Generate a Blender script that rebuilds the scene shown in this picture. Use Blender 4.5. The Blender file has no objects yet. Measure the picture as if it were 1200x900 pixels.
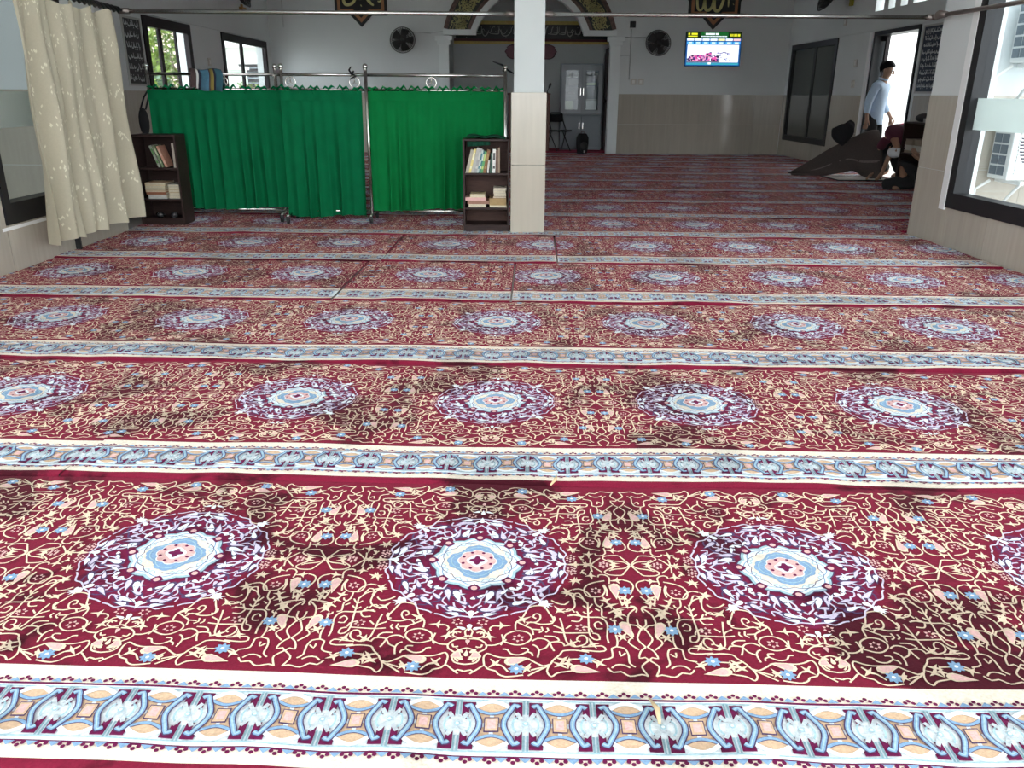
import bpy, math, random
import numpy as np
from mathutils import Matrix, Vector
PI = math.pi
R = math.radians
S = bpy.context.scene
COL = S.collection
random.seed(7)

# ------------------------------------------------------------------ camera
cam_data = bpy.data.cameras.new('camera')
cam_data.sensor_fit = 'HORIZONTAL'
cam_data.sensor_width = 36.0
cam_data.lens = 28.5
cam_data.clip_start = 0.05
cam_data.clip_end = 300
cam = bpy.data.objects.new('camera', cam_data)
COL.objects.link(cam)
cr = Vector((0.99992186, -0.01090095, 0.00611979))
cu = Vector((-0.00208848, 0.33698937, 0.94150614))
cb = Vector((-0.01232561, -0.94144534, 0.33694027))
M = Matrix((cr, cu, cb)).transposed().to_4x4()
M.translation = (0, 0, 1.17)
cam.matrix_world = M
S.camera = cam

# ------------------------------------------------------------------ sky, exposure
W = bpy.data.worlds.new('sky')
S.world = W
W.use_nodes = True
wn = W.node_tree.nodes
bg = wn['Background']
bg.inputs[0].default_value = (0.93, 0.97, 1.0, 1)
bg.inputs[1].default_value = 2.6
S.view_settings.view_transform = 'Standard'
S.view_settings.look = 'None'
S.view_settings.gamma = 1.0
S.view_settings.exposure = 1.28
try:
    S.view_settings.use_curve_mapping = False
except Exception:
    pass
S.cycles.max_bounces = 10
S.cycles.diffuse_bounces = 6
S.cycles.transparent_max_bounces = 12
S.cycles.sample_clamp_indirect = 6

# ------------------------------------------------------------------ materials
MATS = {}
def srgb(r, g, b):
    f = lambda c: (c/255/12.92) if c <= 10 else ((c/255+0.055)/1.055)**2.4
    return (f(r), f(g), f(b), 1)

def mat(name, col, rough=0.6, metal=0.0, noise=0.0, nscale=20.0, bump=0.0, spec=0.5, sheen=0.0, stretch=None,
        rand=0.0, emit=None, estr=0.0, coat=0.0, trans=0.0):
    if name in MATS:
        return MATS[name]
    m = bpy.data.materials.new(name)
    m.use_nodes = True
    nt = m.node_tree
    p = nt.nodes['Principled BSDF']
    if len(col) == 3:
        col = (*col, 1)
    p.inputs['Roughness'].default_value = rough
    p.inputs['Metallic'].default_value = metal
    p.inputs['Specular IOR Level'].default_value = spec
    p.inputs['Sheen Weight'].default_value = sheen
    p.inputs['Coat Weight'].default_value = coat
    p.inputs['Transmission Weight'].default_value = trans
    if emit:
        p.inputs['Emission Color'].default_value = (*emit[:3], 1)
        p.inputs['Emission Strength'].default_value = estr
    g = nt.nodes.new('ShaderNodeNewGeometry')
    mp = nt.nodes.new('ShaderNodeMapping')
    nt.links.new(g.outputs['Position'], mp.inputs[0])
    if stretch:
        mp.inputs['Scale'].default_value = stretch
    nz = nt.nodes.new('ShaderNodeTexNoise')
    nz.inputs['Scale'].default_value = nscale
    nz.inputs['Detail'].default_value = 4
    nt.links.new(mp.outputs[0], nz.inputs['Vector'])
    mr = nt.nodes.new('ShaderNodeMapRange')
    mr.inputs[1].default_value = 0.25
    mr.inputs[2].default_value = 0.75
    mr.inputs[3].default_value = 1 - noise
    mr.inputs[4].default_value = 1 + noise
    nt.links.new(nz.outputs[0], mr.inputs[0])
    last = mr.outputs[0]
    if rand:
        oi = nt.nodes.new('ShaderNodeObjectInfo')
        r2 = nt.nodes.new('ShaderNodeMapRange')
        r2.inputs[3].default_value = 1 - rand
        r2.inputs[4].default_value = 1 + rand
        nt.links.new(oi.outputs['Random'], r2.inputs[0])
        mu = nt.nodes.new('ShaderNodeMath')
        mu.operation = 'MULTIPLY'
        nt.links.new(last, mu.inputs[0])
        nt.links.new(r2.outputs[0], mu.inputs[1])
        last = mu.outputs[0]
    vm = nt.nodes.new('ShaderNodeVectorMath')
    vm.operation = 'SCALE'
    vm.inputs[0].default_value = col[:3]
    nt.links.new(last, vm.inputs['Scale'])
    nt.links.new(vm.outputs[0], p.inputs['Base Color'])
    if bump:
        bp = nt.nodes.new('ShaderNodeBump')
        bp.inputs['Strength'].default_value = bump
        bp.inputs['Distance'].default_value = 0.01
        nt.links.new(nz.outputs[0], bp.inputs['Height'])
        nt.links.new(bp.outputs[0], p.inputs['Normal'])
    MATS[name] = m
    return m

def glass_mat(name, tint, gloss=0.12, dif=None, dmix=0.0, rough=0.02):
    if name in MATS:
        return MATS[name]
    m = bpy.data.materials.new(name)
    m.use_nodes = True
    nt = m.node_tree
    nt.nodes.remove(nt.nodes['Principled BSDF'])
    out = nt.nodes['Material Output']
    tr = nt.nodes.new('ShaderNodeBsdfTransparent')
    tr.inputs[0].default_value = (*tint, 1)
    gl = nt.nodes.new('ShaderNodeBsdfGlossy')
    gl.inputs['Roughness'].default_value = rough
    last = tr.outputs[0]
    if dif:
        d = nt.nodes.new('ShaderNodeBsdfDiffuse')
        d.inputs[0].default_value = (*dif, 1)
        t2 = nt.nodes.new('ShaderNodeBsdfTranslucent')
        t2.inputs[0].default_value = (*dif, 1)
        dm = nt.nodes.new('ShaderNodeMixShader')
        dm.inputs[0].default_value = 0.5
        nt.links.new(d.outputs[0], dm.inputs[1])
        nt.links.new(t2.outputs[0], dm.inputs[2])
        mx = nt.nodes.new('ShaderNodeMixShader')
        mx.inputs[0].default_value = dmix
        nt.links.new(last, mx.inputs[1])
        nt.links.new(dm.outputs[0], mx.inputs[2])
        last = mx.outputs[0]
    lw = nt.nodes.new('ShaderNodeLayerWeight')
    lw.inputs[0].default_value = 0.5
    fr = nt.nodes.new('ShaderNodeMath'); fr.operation = 'POWER'
    nt.links.new(lw.outputs['Facing'], fr.inputs[0])
    fr.inputs[1].default_value = 5.0
    ad = nt.nodes.new('ShaderNodeMath')
    ad.operation = 'MULTIPLY_ADD'
    ad.inputs[1].default_value = 0.9
    ad.inputs[2].default_value = gloss
    nt.links.new(fr.outputs[0], ad.inputs[0])
    m2 = nt.nodes.new('ShaderNodeMixShader')
    nt.links.new(ad.outputs[0], m2.inputs[0])
    nt.links.new(last, m2.inputs[1])
    nt.links.new(gl.outputs[0], m2.inputs[2])
    nt.links.new(m2.outputs[0], out.inputs[0])
    MATS[name] = m
    return m

def cloth_mat(name, col, transl=0.3, rough=0.9, noise=0.06, nscale=60, sheen=0.0):
    m = mat(name, col, rough=rough, noise=noise, nscale=nscale, sheen=sheen, spec=.12)
    nt = m.node_tree
    p = nt.nodes['Principled BSDF']
    out = nt.nodes['Material Output']
    t = nt.nodes.new('ShaderNodeBsdfTranslucent')
    t.inputs[0].default_value = (*col[:3], 1)
    mx = nt.nodes.new('ShaderNodeMixShader')
    mx.inputs[0].default_value = transl
    nt.links.new(p.outputs[0], mx.inputs[1])
    nt.links.new(t.outputs[0], mx.inputs[2])
    nt.links.new(mx.outputs[0], out.inputs[0])
    return m

# ------------------------------------------------------------------ mesh builder
class MB:
    def __init__(s):
        s.v = []; s.f = []; s.m = []; s.sm = []
    def add(s, v, f, m=0, smooth=False):
        o = len(s.v)
        s.v.extend([tuple(p) for p in v])
        for q in f:
            s.f.append(tuple(i+o for i in q)); s.m.append(m); s.sm.append(smooth)
        return s
    def box(s, x0, x1, y0, y1, z0, z1, m=0):
        v = [(x, y, z) for x in (x0, x1) for y in (y0, y1) for z in (z0, z1)]
        return s.add(v, [(0,1,3,2),(4,6,7,5),(0,4,5,1),(2,3,7,6),(0,2,6,4),(1,5,7,3)], m)
    def obox(s, c, ax, ay, az, m=0):
        c = Vector(c); ax = Vector(ax); ay = Vector(ay); az = Vector(az)
        v = [c+ax*i+ay*j+az*k for i in (-1,1) for j in (-1,1) for k in (-1,1)]
        return s.add(v, [(0,1,3,2),(4,6,7,5),(0,4,5,1),(2,3,7,6),(0,2,6,4),(1,5,7,3)], m)
    def tube(s, path, r, n=8, m=0, closed=False, caps=True):
        P = [Vector(p) for p in path]
        k = len(P)
        rr = r if isinstance(r, (list, tuple)) else [r]*k
        rings = []
        prev = None
        for i in range(k):
            if closed:
                t = P[(i+1) % k]-P[i-1]
            else:
                t = P[min(i+1, k-1)]-P[max(i-1, 0)]
            t.normalize()
            if prev is None:
                a = Vector((0, 0, 1)) if abs(t.z) < 0.9 else Vector((1, 0, 0))
                e1 = t.cross(a).normalized()
            else:
                e1 = (prev-t*prev.dot(t)).normalized()
            prev = e1
            e2 = t.cross(e1)
            rings.append([P[i]+(e1*math.cos(2*PI*j/n)+e2*math.sin(2*PI*j/n))*rr[i] for j in range(n)])
        v = [p for g in rings for p in g]
        f = []
        for i in range(k if closed else k-1):
            a = i*n; b = ((i+1) % k)*n
            for j in range(n):
                f.append((a+j, a+(j+1) % n, b+(j+1) % n, b+j))
        if not closed and caps:
            f.append(tuple(range(n))[::-1]); f.append(tuple(range((k-1)*n, k*n)))
        return s.add(v, f, m, True)
    def lathe(s, prof, c=(0, 0, 0), n=20, m=0, axis='Z', smooth=True):
        v = []; f = []
        k = len(prof)
        for (r, z) in prof:
            for j in range(n):
                a = 2*PI*j/n
                p = (r*math.cos(a), r*math.sin(a), z)
                if axis == 'Y': p = (p[0], p[2], p[1])
                if axis == 'X': p = (p[2], p[0], p[1])
                v.append((p[0]+c[0], p[1]+c[1], p[2]+c[2]))
        for i in range(k-1):
            for j in range(n):
                f.append((i*n+j, i*n+(j+1) % n, (i+1)*n+(j+1) % n, (i+1)*n+j))
        f.append(tuple(range(n))[::-1]); f.append(tuple(range((k-1)*n, k*n)))
        return s.add(v, f, m, smooth)
    def prism(s, poly, fn, d, m=0, closed=True):
        """poly of 2D points, fn(p2, t) -> 3D; extruded t in 0..d"""
        n = len(poly)
        v = [fn(p, 0) for p in poly]+[fn(p, d) for p in poly]
        f = [tuple(range(n))[::-1], tuple(range(n, 2*n))]
        for i in range(n):
            j = (i+1) % n
            f.append((i, j, n+j, n+i))
        return s.add(v, f, m)
    def grid(s, nu, nv, fn, m=0, smooth=True):
        v = [fn(i/nu, j/nv) for i in range(nu+1) for j in range(nv+1)]
        f = [(i*(nv+1)+j, (i+1)*(nv+1)+j, (i+1)*(nv+1)+j+1, i*(nv+1)+j+1) for i in range(nu) for j in range(nv)]
        return s.add(v, f, m, smooth)
    def ball(s, c, r, n=12, k=8, m=0):
        rx, ry, rz = r if isinstance(r, (tuple, list)) else (r, r, r)
        v = []; f = []
        for i in range(k+1):
            th = PI*i/k
            for j in range(n):
                a = 2*PI*j/n
                v.append((c[0]+rx*math.sin(th)*math.cos(a), c[1]+ry*math.sin(th)*math.sin(a), c[2]+rz*math.cos(th)))
        for i in range(k):
            for j in range(n):
                f.append((i*n+j, (i+1)*n+j, (i+1)*n+(j+1) % n, i*n+(j+1) % n))
        return s.add(v, f, m, True)
    def strip(s, pts, w, fn, m=0):
        """flat ribbon along 2D pts, mapped by fn(u,v)->3D; w may vary"""
        P = np.array(pts, float)
        t = np.gradient(P, axis=0)
        t /= np.maximum(np.linalg.norm(t, axis=1, keepdims=True), 1e-9)
        nn = np.stack([-t[:, 1], t[:, 0]], 1)
        ww = np.array(w if hasattr(w, '__len__') else [w]*len(P))[:, None]/2
        a = P+nn*ww; b = P-nn*ww
        v = [fn(*p) for p in a]+[fn(*p) for p in b]
        n = len(P)
        f = [(i, n+i, n+i+1, i+1) for i in range(n-1)]
        return s.add(v, f, m)

def mesh(name, mb, mats):
    me = bpy.data.meshes.new(name)
    me.from_pydata(mb.v, [], mb.f)
    for m in (mats if isinstance(mats, (list, tuple)) else [mats]):
        me.materials.append(m)
    me.polygons.foreach_set('material_index', mb.m)
    me.polygons.foreach_set('use_smooth', mb.sm)
    me.update()
    return me

def obj(name, mb, mats, parent=None, bevel=0.0, seg=2, loc=None, label=None, kind=None, solid=0.0, sub=0):
    me = mb if isinstance(mb, bpy.types.Mesh) else mesh(name, mb, mats)
    o = bpy.data.objects.new(name, me)
    COL.objects.link(o)
    if parent: o.parent = parent
    if loc: o.location = loc
    if label: o['label'] = label
    if kind: o['kind'] = kind
    if solid:
        md = o.modifiers.new('Solidify', 'SOLIDIFY'); md.thickness = solid; md.offset = 0
    if sub:
        md = o.modifiers.new('Subdivision', 'SUBSURF'); md.levels = sub; md.render_levels = sub
    if bevel:
        md = o.modifiers.new('Bevel', 'BEVEL'); md.width = bevel; md.segments = seg; md.limit_method = 'ANGLE'
    return o

def thing(name, label, cat, loc=(0, 0, 0), rz=0.0, group=None):
    o = bpy.data.objects.new(name, None)
    o.empty_display_size = 0.1
    COL.objects.link(o)
    o.location = loc; o.rotation_euler = (0, 0, rz)
    return tag(o, label, cat, group)

def tag(o, label, cat, group=None, kind=None):
    o['label'] = label; o['category'] = cat
    if group: o['group'] = group
    if kind: o['kind'] = kind
    return o

def struct(name, mb, mats, label=None, bevel=0.0):
    o = obj(name, mb, mats, bevel=bevel)
    o['kind'] = 'structure'
    if label: o['label'] = label
    return o

def spline(pts, step, closed=False):
    """Catmull-Rom resampling of a 2D polyline"""
    P = np.array(pts, float)
    n = len(P)
    if n < 3 and not closed:
        L = np.linalg.norm(P[-1]-P[0]); k = max(1, int(L/step))
        t = np.linspace(0, 1, k+1)[:, None]
        return P[0]*(1-t)+P[-1]*t
    out = []
    rng = range(n if closed else n-1)
    for i in rng:
        if closed:
            a, b, c, d = P[i-1], P[i], P[(i+1) % n], P[(i+2) % n]
        else:
            a, b, c, d = P[max(i-1, 0)], P[i], P[i+1], P[min(i+2, n-1)]
        k = max(1, int(math.ceil(np.linalg.norm(c-b)/step)))
        t = np.arange(k)[:, None]/k
        out.append(0.5*((2*b)+(c-a)*t+(2*a-5*b+4*c-d)*t**2+(3*b-a-3*c+d)*t**3))
    out.append(P[:1] if closed else P[-1:])
    return np.concatenate(out)

# ------------------------------------------------------------------ palette
PLASTER = mat('plaster', (0.70, 0.73, 0.73), rough=0.75, noise=0.03, nscale=1.5)
PLASTER_W = mat('plaster white', (0.80, 0.84, 0.84), rough=0.7, noise=0.03, nscale=2)
CEIL = mat('ceiling paint', (0.82, 0.82, 0.80), rough=0.9, noise=0.02)
TILE = mat('wall tile', (0.44, 0.40, 0.34), rough=0.10, noise=0.07, nscale=1.0, stretch=(26, 26, 1.6), rand=0.05)
TILE_P = mat('pillar tile', (0.46, 0.42, 0.35), rough=0.10, noise=0.06, nscale=1.0, stretch=(26, 26, 1.6), rand=0.04)
GROUT = mat('grout', (0.50, 0.46, 0.40), rough=0.9)
FLOORM = mat('screed', (0.35, 0.32, 0.30), rough=0.8, noise=0.1, nscale=6)
PAVE = mat('paving', (0.55, 0.54, 0.50), rough=0.9, noise=0.12, nscale=3)
BLACKF = mat('black frame', (0.012, 0.012, 0.014), rough=0.45, spec=.3)
BROWNF = mat('dark brown frame', (0.018, 0.012, 0.014), rough=0.5, spec=.25)
WHITET = mat('white trim', (0.85, 0.85, 0.85), rough=0.4)
STEEL = mat('stainless steel', (0.62, 0.61, 0.58), rough=0.22, metal=1.0)
GALV = mat('dull metal', (0.30, 0.26, 0.24), rough=0.45, metal=0.8)
DARKWOOD = mat('dark wood', (0.032, 0.018, 0.016), rough=0.45, spec=.2, noise=0.3, nscale=4, stretch=(3, 3, 25))
DARKWOOD2 = mat('brown wood', (0.060, 0.026, 0.018), rough=0.5, spec=.2, noise=0.3, nscale=4, stretch=(3, 3, 25))
BROWN = mat('reddish wood', (0.14, 0.05, 0.035), rough=0.5, noise=0.25, nscale=4, stretch=(3, 3, 20))
BLACK = mat('black', (0.012, 0.012, 0.013), rough=0.5)
BLACKC = mat('black cloth', (0.010, 0.010, 0.012), rough=0.95, noise=0.2, nscale=30)
GOLD = mat('gold paint', (0.55, 0.42, 0.10), rough=0.45, noise=0.15, nscale=20)
GOLDL = mat('pale gold paint', (0.62, 0.58, 0.25), rough=0.5, noise=0.1)
COPPER = mat('copper band', (0.40, 0.18, 0.08), rough=0.45)
GREYP = mat('grey steel paint', (0.20, 0.23, 0.26), rough=0.4)
WHITEP = mat('white paint', (0.80, 0.80, 0.78), rough=0.45)
GLASS = glass_mat('clear glass', (0.93, 0.96, 0.97), gloss=0.02)
FILM = glass_mat('tinted window film', (0.05, 0.055, 0.052), gloss=0.06, dif=(0.10, 0.105, 0.10), dmix=0.35, rough=0.05)
FROST = glass_mat('frosted film', (0.45, 0.48, 0.47), gloss=0.0, dif=(0.80, 0.86, 0.84), dmix=0.8, rough=0.3)

# ------------------------------------------------------------------ setting
def rects_minus(u0, u1, z0, z1, holes):
    rs = [(u0, u1, z0, z1)]
    for (a, b, c, d) in holes:
        nr = []
        for (p, q, r, s) in rs:
            if a >= q or b <= p or c >= s or d <= r:
                nr.append((p, q, r, s)); continue
            if p < a: nr.append((p, a, r, s))
            if b < q: nr.append((b, q, r, s))
            p2, q2 = max(p, a), min(q, b)
            if r < c: nr.append((p2, q2, r, c))
            if d < s: nr.append((p2, q2, d, s))
        rs = nr
    return [t for t in rs if t[1]-t[0] > 0.02 and t[3]-t[2] > 0.02]

def wall(name, axis, p0, p1, u0, u1, z0, z1, holes=(), m=PLASTER):
    us = sorted({u0, u1, *[h[0] for h in holes], *[h[1] for h in holes]})
    zs = sorted({z0, z1, *[h[2] for h in holes], *[h[3] for h in holes]})
    us = [u for u in us if u0 <= u <= u1]; zs = [z for z in zs if z0 <= z <= z1]
    def solid(i, j):
        if i < 0 or j < 0 or i >= len(us)-1 or j >= len(zs)-1: return False
        u = (us[i]+us[i+1])/2; z = (zs[j]+zs[j+1])/2
        return not any(a < u < b and c < z < d for (a, b, c, d) in holes)
    mb = MB()
    P = (lambda u, t, z: (t, u, z)) if axis == 'x' else (lambda u, t, z: (u, t, z))
    for i in range(len(us)-1):
        for j in range(len(zs)-1):
            if not solid(i, j): continue
            a, b, c, d = us[i], us[i+1], zs[j], zs[j+1]
            q = [(0, 1, 2, 3)]
            mb.add([P(a, p0, c), P(b, p0, c), P(b, p0, d), P(a, p0, d)], q)
            mb.add([P(a, p1, c), P(a, p1, d), P(b, p1, d), P(b, p1, c)], q)
            if not solid(i-1, j): mb.add([P(a, p0, c), P(a, p0, d), P(a, p1, d), P(a, p1, c)], q)
            if not solid(i+1, j): mb.add([P(b, p0, c), P(b, p1, c), P(b, p1, d), P(b, p0, d)], q)
            if not solid(i, j-1): mb.add([P(a, p0, c), P(a, p1, c), P(b, p1, c), P(b, p0, c)], q)
            if not solid(i, j+1): mb.add([P(a, p0, d), P(b, p0, d), P(b, p1, d), P(a, p1, d)], q)
    return struct(name, mb, m)

TILE_ME = mesh('tile', MB().box(0, 1, 0, 1, 0, 1), TILE)
TILE_PME = mesh('tile', MB().box(0, 1, 0, 1, 0, 1), TILE_P)
def tiles(parent, axis, plane, sgn, u0, u1, holes=(), w=0.6, rows=((-0.005, 0.585), (0.588, 1.18)), me=None, th=0.010):
    n = max(1, round((u1-u0)/w))
    w = (u1-u0)/n
    for i in range(n):
        for (a, b) in rows:
            for (p, q, r, s) in rects_minus(u0+i*w+0.0015, u0+(i+1)*w-0.0015, a, b, holes):
                o = bpy.data.objects.new('tile', me or TILE_ME)
                COL.objects.link(o); o.parent = parent
                d0 = plane if sgn > 0 else plane-th
                if axis == 'x':
                    o.location = (d0, p, r); o.scale = (th, q-p, s-r)
                else:
                    o.location = (p, d0, r); o.scale = (q-p, th, s-r)

FZ = -0.012
struct('floor', MB().box(-4.9, 6.04, -2.6, 19.5, -0.14, FZ), FLOORM)
o = struct('ground', MB().box(-40, 40, -40, 60, -0.30, -0.15), PAVE)
struct('ceiling', MB().box(-3.56, 3.88, -2.5, 7.05, 4.1, 4.2), CEIL)
struct('ceiling_hall', MB().box(-4.9, 6.04, 7.05, 19.5, 3.9, 4.0), CEIL)

WL = (5.56, 6.75, 0.31, 2.2); WR = (3.9, 6.78, 0.31, 2.2); WR_ADDED = (-0.8, 3.4, 0.31, 2.6); WL_ADDED = (-0.8, 2.9, 0.31, 2.6)  # last two: unseen side windows, added to let in more daylight
wl = wall('wall_left', 'x', -3.56, -3.36, -2.5, 7.35, FZ, 4.1, [WL, WL_ADDED])
wr = wall('wall_right', 'x', 3.68, 3.88, -2.5, 7.35, FZ, 4.1, [WR, WR_ADDED])
tiles(wl, 'x', -3.36, 1, 2.55, 7.35, [WL])
tiles(wr, 'x', 3.68, -1, 2.55, 7.35, [WR])
wfl = wall('wall_front_left', 'y', 7.05, 7.35, -4.9, -3.56, FZ, 3.9)
wfr = wall('wall_front_right', 'y', 7.05, 7.35, 3.88, 6.04, FZ, 3.9, m=mat('front wall paint', (.62, .66, .67), rough=.8, noise=.03))
tiles(wfl, 'y', 7.05, -1, -4.9, -3.56)
tiles(wfr, 'y', 7.05, -1, 3.88, 6.04)
struct('trim_1', MB().box(-3.56, 3.88, 7.05, 7.35, 2.3, 4.1), PLASTER_W, 'unseen plastered beam over the wide opening, set low to dim the hall')  # out of view, underside lowered to keep light from the hall

WA = (11.56, 13.28, 0.31, 2.11); WB = (14.72, 17.45, 0.31, 2.11)
WC = (15.2, 17.57, 0.31, 2.12); DR = (12.24, 13.74, FZ, 2.12)
slots = [(12.20, 12.62, 2.42, 2.95), (12.80, 13.02, 2.42, 2.95), (13.20, 13.42, 2.42, 2.95), (13.58, 13.88, 2.42, 2.95)]
whl = wall('wall_hall_left', 'x', -4.9, -4.7, 7.35, 19.5, FZ, 3.9, [WA, WB])
whr = wall('wall_hall_right', 'x', 5.84, 6.04, 7.35, 19.5, FZ, 3.9, [WC, DR]+slots)
tiles(whl, 'x', -4.7, 1, 7.4, 17.8, [WA, WB])
tiles(whr, 'x', 5.84, -1, 7.4, 17.8, [WC, (12.14, 13.84, -1, 2.2)])

# back wall with the arched niche opening
ACX, ACZ = 0.55, 1.95
def arc(Rr, a0, a1, n=40):
    return [(ACX+Rr*math.cos(a0+(a1-a0)*i/n), ACZ+Rr*math.sin(a0+(a1-a0)*i/n)) for i in range(n+1)]
a_in = math.asin((2.30-ACZ)/1.15)
outl = [(-4.7, FZ), (-1.09, FZ), (-1.09, 2.30)]+arc(1.15, PI-a_in, a_in)+[(2.19, 2.30), (2.19, FZ), (5.84, FZ), (5.84, 3.9), (-4.7, 3.9)]
wb = struct('wall_back', MB().prism(outl, lambda p, t: (p[0], 17.8+t, p[1]), 0.2), PLASTER)
tiles(wb, 'y', 17.8, -1, -4.7, -1.30)
tiles(wb, 'y', 17.8, -1, 2.40, 5.82)
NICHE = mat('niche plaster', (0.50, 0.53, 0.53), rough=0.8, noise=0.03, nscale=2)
struct('wall_niche_back', MB().box(-1.3, 2.6, 19.3, 19.48, FZ, 3.4), NICHE)
struct('wall_niche_left', MB().box(-1.29, -1.09, 18.0, 19.3, FZ, 3.4), NICHE)
struct('wall_niche_right', MB().box(2.36, 2.6, 18.0, 19.3, FZ, 3.4), NICHE)
struct('ceiling_niche', MB().box(-1.3, 2.6, 18.0, 19.48, 3.4, 3.5), CEIL)
# pilasters, ledges, arch rim
for k, (x0, x1) in enumerate(((-1.29, -1.09), (2.19, 2.39))):
    mb = MB().box(x0, x1, 17.72, 17.8, FZ, 2.10)
    mb.box(x0-0.03, x1+0.03, 17.69, 17.8, 2.10, 2.18).box(x0-0.07, x1+0.07, 17.66, 17.8, 2.18, 2.26)
    struct('trim_%d' % (2+k), mb, PLASTER_W, 'white pilaster with stepped capital')
mb = MB()
a1 = math.asin((2.28-ACZ)/1.15); a2 = math.asin((2.38-ACZ)/1.27)
ring = arc(1.15, PI-a1, a1)+arc(1.27, a2, PI-a2)
mb.prism(ring, lambda p, t: (p[0], 17.8-t, p[1]), 0.06)
mb.box(-1.2, -0.53, 17.72, 17.8, 2.28, 2.385).box(1.63, 2.3, 17.72, 17.8, 2.28, 2.385)
struct('trim_4', mb, PLASTER_W, 'white arch rim with flat shoulders')
# ledge line along both hall walls
struct('trim_5', MB().box(-4.7, -4.67, 7.4, 17.8, 2.125, 2.15), PLASTER, 'thin ledge above the left hall windows')
struct('trim_6', MB().box(5.81, 5.84, 7.4, 17.8, 2.135, 2.16), PLASTER, 'thin ledge above the right hall windows')
struct('trim_7', MB().box(3.655, 3.70, 6.775, 6.86, 0.29, 2.25), WHITET, 'white trim beside the near right window')
struct('trim_8', MB().box(-3.37, -3.345, 5.5, 6.8, 0.275, 0.297), WHITET, 'white sill strip under the near left window')
struct('trim_9', MB().box(5.80, 5.84, 13.76, 13.86, FZ, 2.11), WHITET, 'white trim beside the bright doorway')

# windows
def window(n, axis, plane, u0, u1, z0, z1, mullions, fw=0.09, depth=0.05, m=BLACKF, g=GLASS, bands=(), sgn=1, bottom=None):
    P0, P1 = (plane-depth, plane+0.02) if sgn > 0 else (plane-0.02, plane+depth)
    bt = bottom or fw
    def bx(mb, a, b, c, d, t0=P0, t1=P1):
        return mb.box(t0, t1, a, b, c, d) if axis == 'x' else mb.box(a, b, t0, t1, c, d)
    mb = MB()
    bx(mb, u0, u0+fw, z0, z1); bx(mb, u1-fw, u1, z0, z1)
    bx(mb, u0+fw, u1-fw, z0, z0+bt); bx(mb, u0+fw, u1-fw, z1-fw, z1)
    w = struct('window_%d' % n, mb, m)
    for (a, wd) in mullions:
        mm = MB(); bx(mm, a-wd/2, a+wd/2, z0+bt, z1-fw, P0+0.02, P1-0.02)
        obj('mullion', mm, m, w)
    edges = [u0+fw]+[x for a, wd in mullions for x in (a-wd/2, a+wd/2)]+[u1-fw]
    mid = (P0+P1)/2
    for i in range(0, len(edges), 2):
        mm = MB(); bx(mm, edges[i], edges[i+1], z0+bt, z1-fw, mid-0.003, mid+0.003)
        obj('pane', mm, g, w)
        for (c, d) in bands:
            mm = MB(); bx(mm, edges[i], edges[i+1], c, d, mid-0.006 if sgn < 0 else mid+0.0035, mid-0.0035 if sgn < 0 else mid+0.006)
            obj('frosted_band', mm, FROST, w)
    return w
window(1, 'x', -4.7, *WA, [(12.13, 0.10), (12.72, 0.05)], fw=0.13, m=BROWNF)
window(2, 'x', -4.7, *WB, [(15.85, 0.13)], fw=0.12, m=BROWNF)
window(3, 'x', 5.84, *WC, [(16.28, 0.10)], fw=0.10, g=FILM, sgn=-1, m=BLACKF)
window(4, 'x', -3.36, *WL, [], fw=0.07, bottom=0.14, depth=.11, bands=[(0.93, 1.165)])
window(7, 'x', -3.36, *WL_ADDED, [(1.5, 0.08)], fw=0.10, bottom=0.12, bands=[(0.925, 1.16)])  # added window out of view, brightens the near carpets from the left
window(6, 'x', 3.68, *WR_ADDED, [(1.8, 0.08)], fw=0.10, bottom=0.12, sgn=-1, bands=[(0.925, 1.16)])  # added window out of view, brightens the near carpets from the right
window(5, 'x', 3.68, *WR, [(5.2, 0.08)], fw=0.10, depth=.11, bottom=0.12, sgn=-1, bands=[(0.925, 1.16)])
# doorway with the leaf pushed open
mb = MB()
mb.box(5.82, 6.06, DR[0], DR[0]+0.05, FZ, 2.06).box(5.82, 6.06, DR[1]-0.07, DR[1], FZ, 2.06).box(5.82, 6.06, DR[0], DR[1], 2.06, 2.12)
d1 = struct('door_1', mb, BLACKF)
lf = MB().box(5.93, 5.97, 13.50, 13.55, 0.0, 2.05)
lf.box(5.93, 5.97, 13.55, 13.67, 0.0, 0.08).box(5.93, 5.97, 13.55, 13.67, 1.98, 2.05)
lo = obj('door_leaf', lf, BROWNF, d1)
obj('pane', MB().box(5.945, 5.955, 13.55, 13.67, 0.08, 1.98), GLASS, d1)
obj('latch', MB().box(5.91, 5.93, 13.51, 13.54, 0.98, 1.10), STEEL, d1)
# outside
EXTW = mat('outside wall paint', (0.80, 0.80, 0.78), rough=.9, noise=.05, nscale=1.5)
EXTP = mat('outside pinkish wall', (0.72, 0.55, 0.50), rough=.9, noise=.05, nscale=1.5)
tag(obj('glare_wall', MB().box(8.4, 8.6, 8.0, 22, -.15, 5.0), EXTW), 'plain pale wall added beyond the right doorway to fill it with white glare', 'wall')  # added surface standing in for overexposed daylight outside
struct('wall_shade_left', MB().box(-4.9, -4.76, 3.0, 7.05, -.15, 2.5), PLASTER)  # added outer wall, shuts daylight off the near left window
struct('ceiling_shade_left', MB().box(-4.9, -3.56, 3.0, 7.05, 2.5, 2.58), CEIL)  # added roof slab, keeps the view through that window dim
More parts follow.
